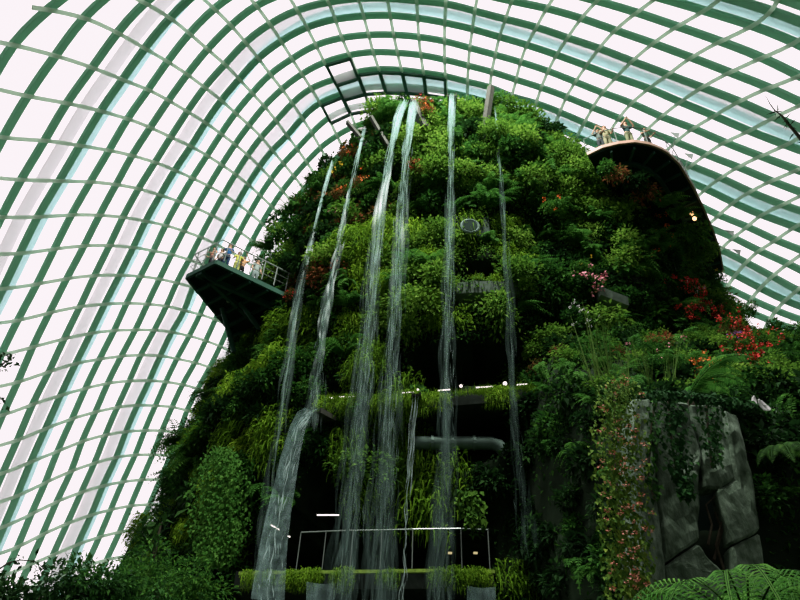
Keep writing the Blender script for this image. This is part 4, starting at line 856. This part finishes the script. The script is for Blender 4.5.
# trailing leaves: flowering creeper column and ivy on the rock
def trail(name, label, cat, pts, Y, n, matn, leaf, wid, fl=None, nfl=0, grp=None, seed=0, out=.3):
    global rng; rng = np.random.default_rng(seed); P = np.array(pts, float); t_ = rng.random(n); d = np.r_[0, np.cumsum(np.hypot(*np.diff(P, axis=0).T))]; d /= d[-1]
    Q = np.array([at_y(np.interp(q, d, P[:, 0]), np.interp(q, d, P[:, 1]), Y) for q in t_]); ww = np.interp(t_, np.linspace(0, 1, len(wid)), wid)
    Q[:, 0] += np.clip(rng.normal(0, .5, n), -1, 1)*ww; Q[:, 1] -= rng.uniform(0, out, n); o0 = at_y(*pts[0], Y); root = tag(empty(name, o0), label, cat, grp)
    D = unit(n)*.7+np.array([0, -.5, -.9]); U = np.tile([0, -.8, .6], (n, 1))+unit(n)*.4; L = leaf*rng.uniform(.6, 1.3, n); V, Fc = leaf_arr(Q-o0, D, U, L, L*rng.uniform(.5, .75, n), .2); link('foliage', mesh('foliage', V, Fc, M[matn]), root)
    mb = MB(); mb.tube([at_y(x, y, Y+.05)-o0 for x, y in pts], .03, 5); mb.build('stem', M['bark'], root)
    for k in range(nfl):
        q = rng.random(); c = at_y(np.interp(q, d, P[:, 0]), np.interp(q, d, P[:, 1]), Y)+np.array([np.clip(rng.normal(0, .45), -.9, .9)*np.interp(q, np.linspace(0, 1, len(wid)), wid), -out-.05, 0])-o0
        b = link('blossom', FLW[fl][k % 3], root, tuple(c)); s_ = rng.uniform(.4, .68); b.scale = (s_*1.2, s_, s_*.7); b.rotation_euler = (rng.uniform(-.5, .5), 0, rng.uniform(0, 6)); b['label'] = 'salmon pink blossom'
    return root
trail('flowering_creeper', 'tall hanging creeper dotted with salmon pink blossoms down the corner left of the rock', 'creeper', [(615, 385), (614, 440), (618, 500), (624, 560), (630, 640)], 13.0, 3200, 'creeper', .115, [.5, .62, .55, .5, .5], 'salmon', 96, seed=1, out=.5)
trail('ivy', 'thick dark ivy hanging over the middle of the rock face', 'ivy', [(668, 395), (670, 430), (676, 470), (684, 500)], 12.95, 620, 'ivy', .15, [.45, .42, .32, .15], seed=2, grp='ivy over the rock face')
trail('ivy', 'ivy hanging over the upper right slab of the rock face', 'ivy', [(706, 398), (708, 430), (712, 468)], 12.95, 260, 'ivy', .14, [.5, .3, .1], seed=3, grp='ivy over the rock face')
trail('ivy', 'ivy fringe along the top edge of the rock', 'ivy', [(640, 396), (690, 398), (745, 408)], 12.95, 420, 'ivy', .15, [.3, .3, .35], seed=4, grp='ivy over the rock face')
trail('ivy', 'narrow ivy strand on the left rock slab', 'ivy', [(655, 400), (650, 440), (648, 480), (655, 500)], 12.9, 150, 'shrub', .14, [.25, .2, .15, .1], seed=5, grp='ivy over the rock face')
trail('leafy_climber', 'dense bright green climber bulging from the left side of the mountain', 'climber', [(226, 455), (224, 490), (222, 530), (218, 570)], 23.4, 3800, 'fern', .15, [.5, 1.2, 1.1, .5], seed=6, out=1.0)
trail('leafy_climber', 'small bright leafy climber hanging right of the middle fall', 'climber', [(468, 492), (472, 510), (475, 528)], 20.2, 200, 'bright', .22, [.5, .5, .3], seed=7)
# large ferns
def big_fern(label, base, L, n, az0, az1, rise, drop, seed, seg=34, name='tree_fern', pin=.24, trunk=None, Y_dark=False):
    global rng; rng = np.random.default_rng(seed); root = tag(empty(name, base), label, 'fern', 'large ferns')
    for k in range(n):
        az = az0+(az1-az0)*(k/(max(n-1, 1)))+rng.uniform(-.08, .08); cv = arch_curve(az, L*rng.uniform(.85, 1.1), rise*rng.uniform(.85, 1.15), drop*rng.uniform(.8, 1.2), 14)
        V, Fc = cat_arr([frond(cv, .2, seg, L*pin, pinw=L*(.016 if seg == 25 else .03), droop=.35), strap(cv, .012)]); f = link('frond', mesh('frond', V, Fc, M['fern_dark' if Y_dark else 'fern']), root); mb = MB(); mb.tube(cv, [.013-.0008*q for q in range(14)], 5); mb.build('rachis', M['dark'], f)
    if trunk: mb = MB(); mb.tube([(0, 0, -trunk), (.03, 0, 0)], [.12, .09], 9); mb.build('trunk', M['bark'], root)
    return root
big_fern('pale tree fern with arching fronds reaching right above the rock face', at_y(688, 396, 14.2), 1.75, 6, .7, 2.3, .95, .35, 1, trunk=.8)
for l, px_, Y_, az0, az1, sd in (('large fern with sweeping fronds in the foreground at bottom right', 752, 6.2, -2.2, 1.7, 2), ('fern at the right edge behind the foreground fern', 815, 6.8, -2.3, 1.2, 3)):
    b_ = at_y(px_, 634, Y_); big_fern(l, b_, 1.25, 11, az0, az1, .6, .62, sd, 25, trunk=float(b_[2]), pin=.2, name='foreground_fern')
big_fern('dark fern hanging by the right side of the rock face', at_y(785, 455, 13.6), 1.1, 8, -1.3, 1.3, .25, .9, 4, Y_dark=True)
# white bloom
wb = tag(empty('white_bloom', at_y(757, 406, surf_y(757, 406)-1.7)), 'large white two-part bloom among the plants right of the rock', 'flower')
for (dx, dz, rx, rz, tl) in ((-.1, .1, .07, .14, .2), (.11, -.04, .11, .2, -.5)):
    V = []; n1 = 10
    bm = bmesh.new(); bmesh.ops.create_icosphere(bm, subdivisions=3, radius=1)
    for v in bm.verts: v.co = Vector((v.co.x*rx*(1-.35*v.co.z), v.co.y*.04-.05*v.co.z**2, v.co.z*rz)); v.co += Vector((0, 0, .01*noise.noise(v.co*20)))
    bmesh.ops.rotate(bm, verts=bm.verts, cent=(0, 0, 0), matrix=Matrix.Rotation(tl, 3, 'Y')); bmesh.ops.translate(bm, verts=bm.verts, vec=(dx, -.1, dz)); me = bpy.data.meshes.new('petal'); bm.to_mesh(me); bm.free(); me.materials.append(M['white']); link('petal', me, wb)

# ------------------------------------------------------------------ foreground trees at the bottom left, twigs at the edges
def crown(label, px, py, Y, r, n, seed, name='round_tree', matn='dark', trunk=True):
    global rng; rng = np.random.default_rng(seed); c = at_y(px, py, Y); root = tag(empty(name, (c[0], c[1], 0)), label, 'tree', 'trees at the lower left'); h = c[2]
    m_ = 26; cs = unit(m_)*rng.uniform(.35, .95, (m_, 1))*np.array([r, r*.8, r*.62]); k = rng.integers(0, m_, n); u = unit(n); P = cs[k]+u*r*rng.uniform(.12, .34, (n, 1))+np.array([0, 0, h])
    V, Fc = leaf_arr(P, u+unit(n)*.5-np.array([0, 0, .3]), u*.4+np.array([0, 0, 1.])+unit(n)*.35, .13*rng.uniform(.6, 1.3, n), .06*rng.uniform(.7, 1.2, n), .2); link('foliage', mesh('foliage', V, Fc, M[matn]), root)
    mb = MB(); mb.tube([(0, 0, 0), (.1, .05, h*.5), (0, 0, h)], [.16, .12, .06], 8); mb.build('trunk', M['bark'], root)
    for q in range(5): e = cs[q]*.8+np.array([0, 0, h]); mb = MB(); mb.tube([(0, 0, h*.7), e*.5+np.array([0, 0, h*.42]), e], [.05, .035, .012], 6); mb.build('branch', M['bark'], root)
    return root
crown('dark round tree crown in the bottom left corner', 22, 606, 11, 1.0, 3600, 1, matn='dark')
crown('round tree crown second from the bottom left corner', 100, 604, 12, 1.05, 4200, 2, matn='shrub')
crown('tree crown against the left foot of the mountain', 158, 590, 15.5, 1.5, 5200, 3, matn='shrub')
big = tag(empty('large_leaved_plant', at_y(155, 545, 17)), 'dark large-leaved plant standing out against the glass at the lower left', 'plant')
rng = np.random.default_rng(5); n = 34; P = np.stack([rng.normal(0, .3, n), rng.normal(0, .25, n), rng.uniform(-.4, .75, n)], 1); V, Fc = leaf_arr(P, unit(n)+np.array([0, -.3, -.3]), unit(n)*.4+np.array([0, -.4, 1.]), rng.uniform(.25, .45, n), rng.uniform(.14, .24, n), .2); link('foliage', mesh('foliage', V, Fc, M['dark']), big)
mb = MB(); mb.tube([(0, 0, -2.5), (.05, 0, -.3), (0, 0, .6)], [.06, .05, .02], 6); mb.build('stem', M['bark'], big)
def twig(name, label, pts, D, leaves, seed, matn='dark', leaf=.09, r0=.014, spiky=False, stem=False):
    global rng; rng = np.random.default_rng(seed); P = [at_d(x, y, D) for x, y in pts]; root = tag(empty(name, P[0]), label, 'branch'); L_ = rel(root, P); k = len(L_)
    mb = MB(); mb.tube(L_, [r0*(1-.7*i/(k-1)) for i in range(k)], 6); mb.build('twig', M['bark'], root)
    if stem: mb = MB(); mb.tube([(0, 0, 0), (-.1, 0, -.6), (-.15, 0, -float(P[0][2]))], [r0, r0*2, r0*3], 6); mb.build('stem', M['bark'], root)
    n = leaves; q = rng.uniform(0, k-1.001, n); i = q.astype(int); f = (q-i)[:, None]; A = np.array(L_); B = A[i]*(1-f)+A[i+1]*f+unit(n)*(.0 if spiky else .08)
    V, Fc = leaf_arr(B, unit(n), unit(n)+np.array([0, 0, .5]), leaf*rng.uniform(.6, 1.3, n), leaf*(.16 if spiky else .5)*np.ones(n), .1); link('foliage', mesh('foliage', V, Fc, M[matn]), root); return root
twig('arching_branch', 'thin bare arching branch over the bottom left trees', [(-5, 572), (8, 563), (20, 560), (34, 561), (44, 568)], 10, 40, 1, stem=True)
twig('leafy_twig', 'small dark leafy twig entering at the left edge', [(-14, 372), (-4, 366), (6, 362), (14, 358)], 9, 60, 2, leaf=.08, stem=True)
twig('leafy_twig', 'lower leafy twig at the left edge', [(-14, 412), (-5, 406), (2, 403)], 9, 26, 3, leaf=.08, stem=True)
twig('spiky_hanging_twig', 'dark spiky hanging twig at the upper right edge against the glass', [(812, 150), (800, 138), (790, 126), (782, 116), (776, 111)], 7, 34, 4, matn='dark', leaf=.085, r0=.02, spiky=True)
twig('spiky_hanging_twig', 'thin dry tip of the spiky twig at the upper right', [(776, 112), (770, 104), (767, 98), (765, 96)], 7, 0 or 3, 5, leaf=.04, r0=.006, spiky=True)
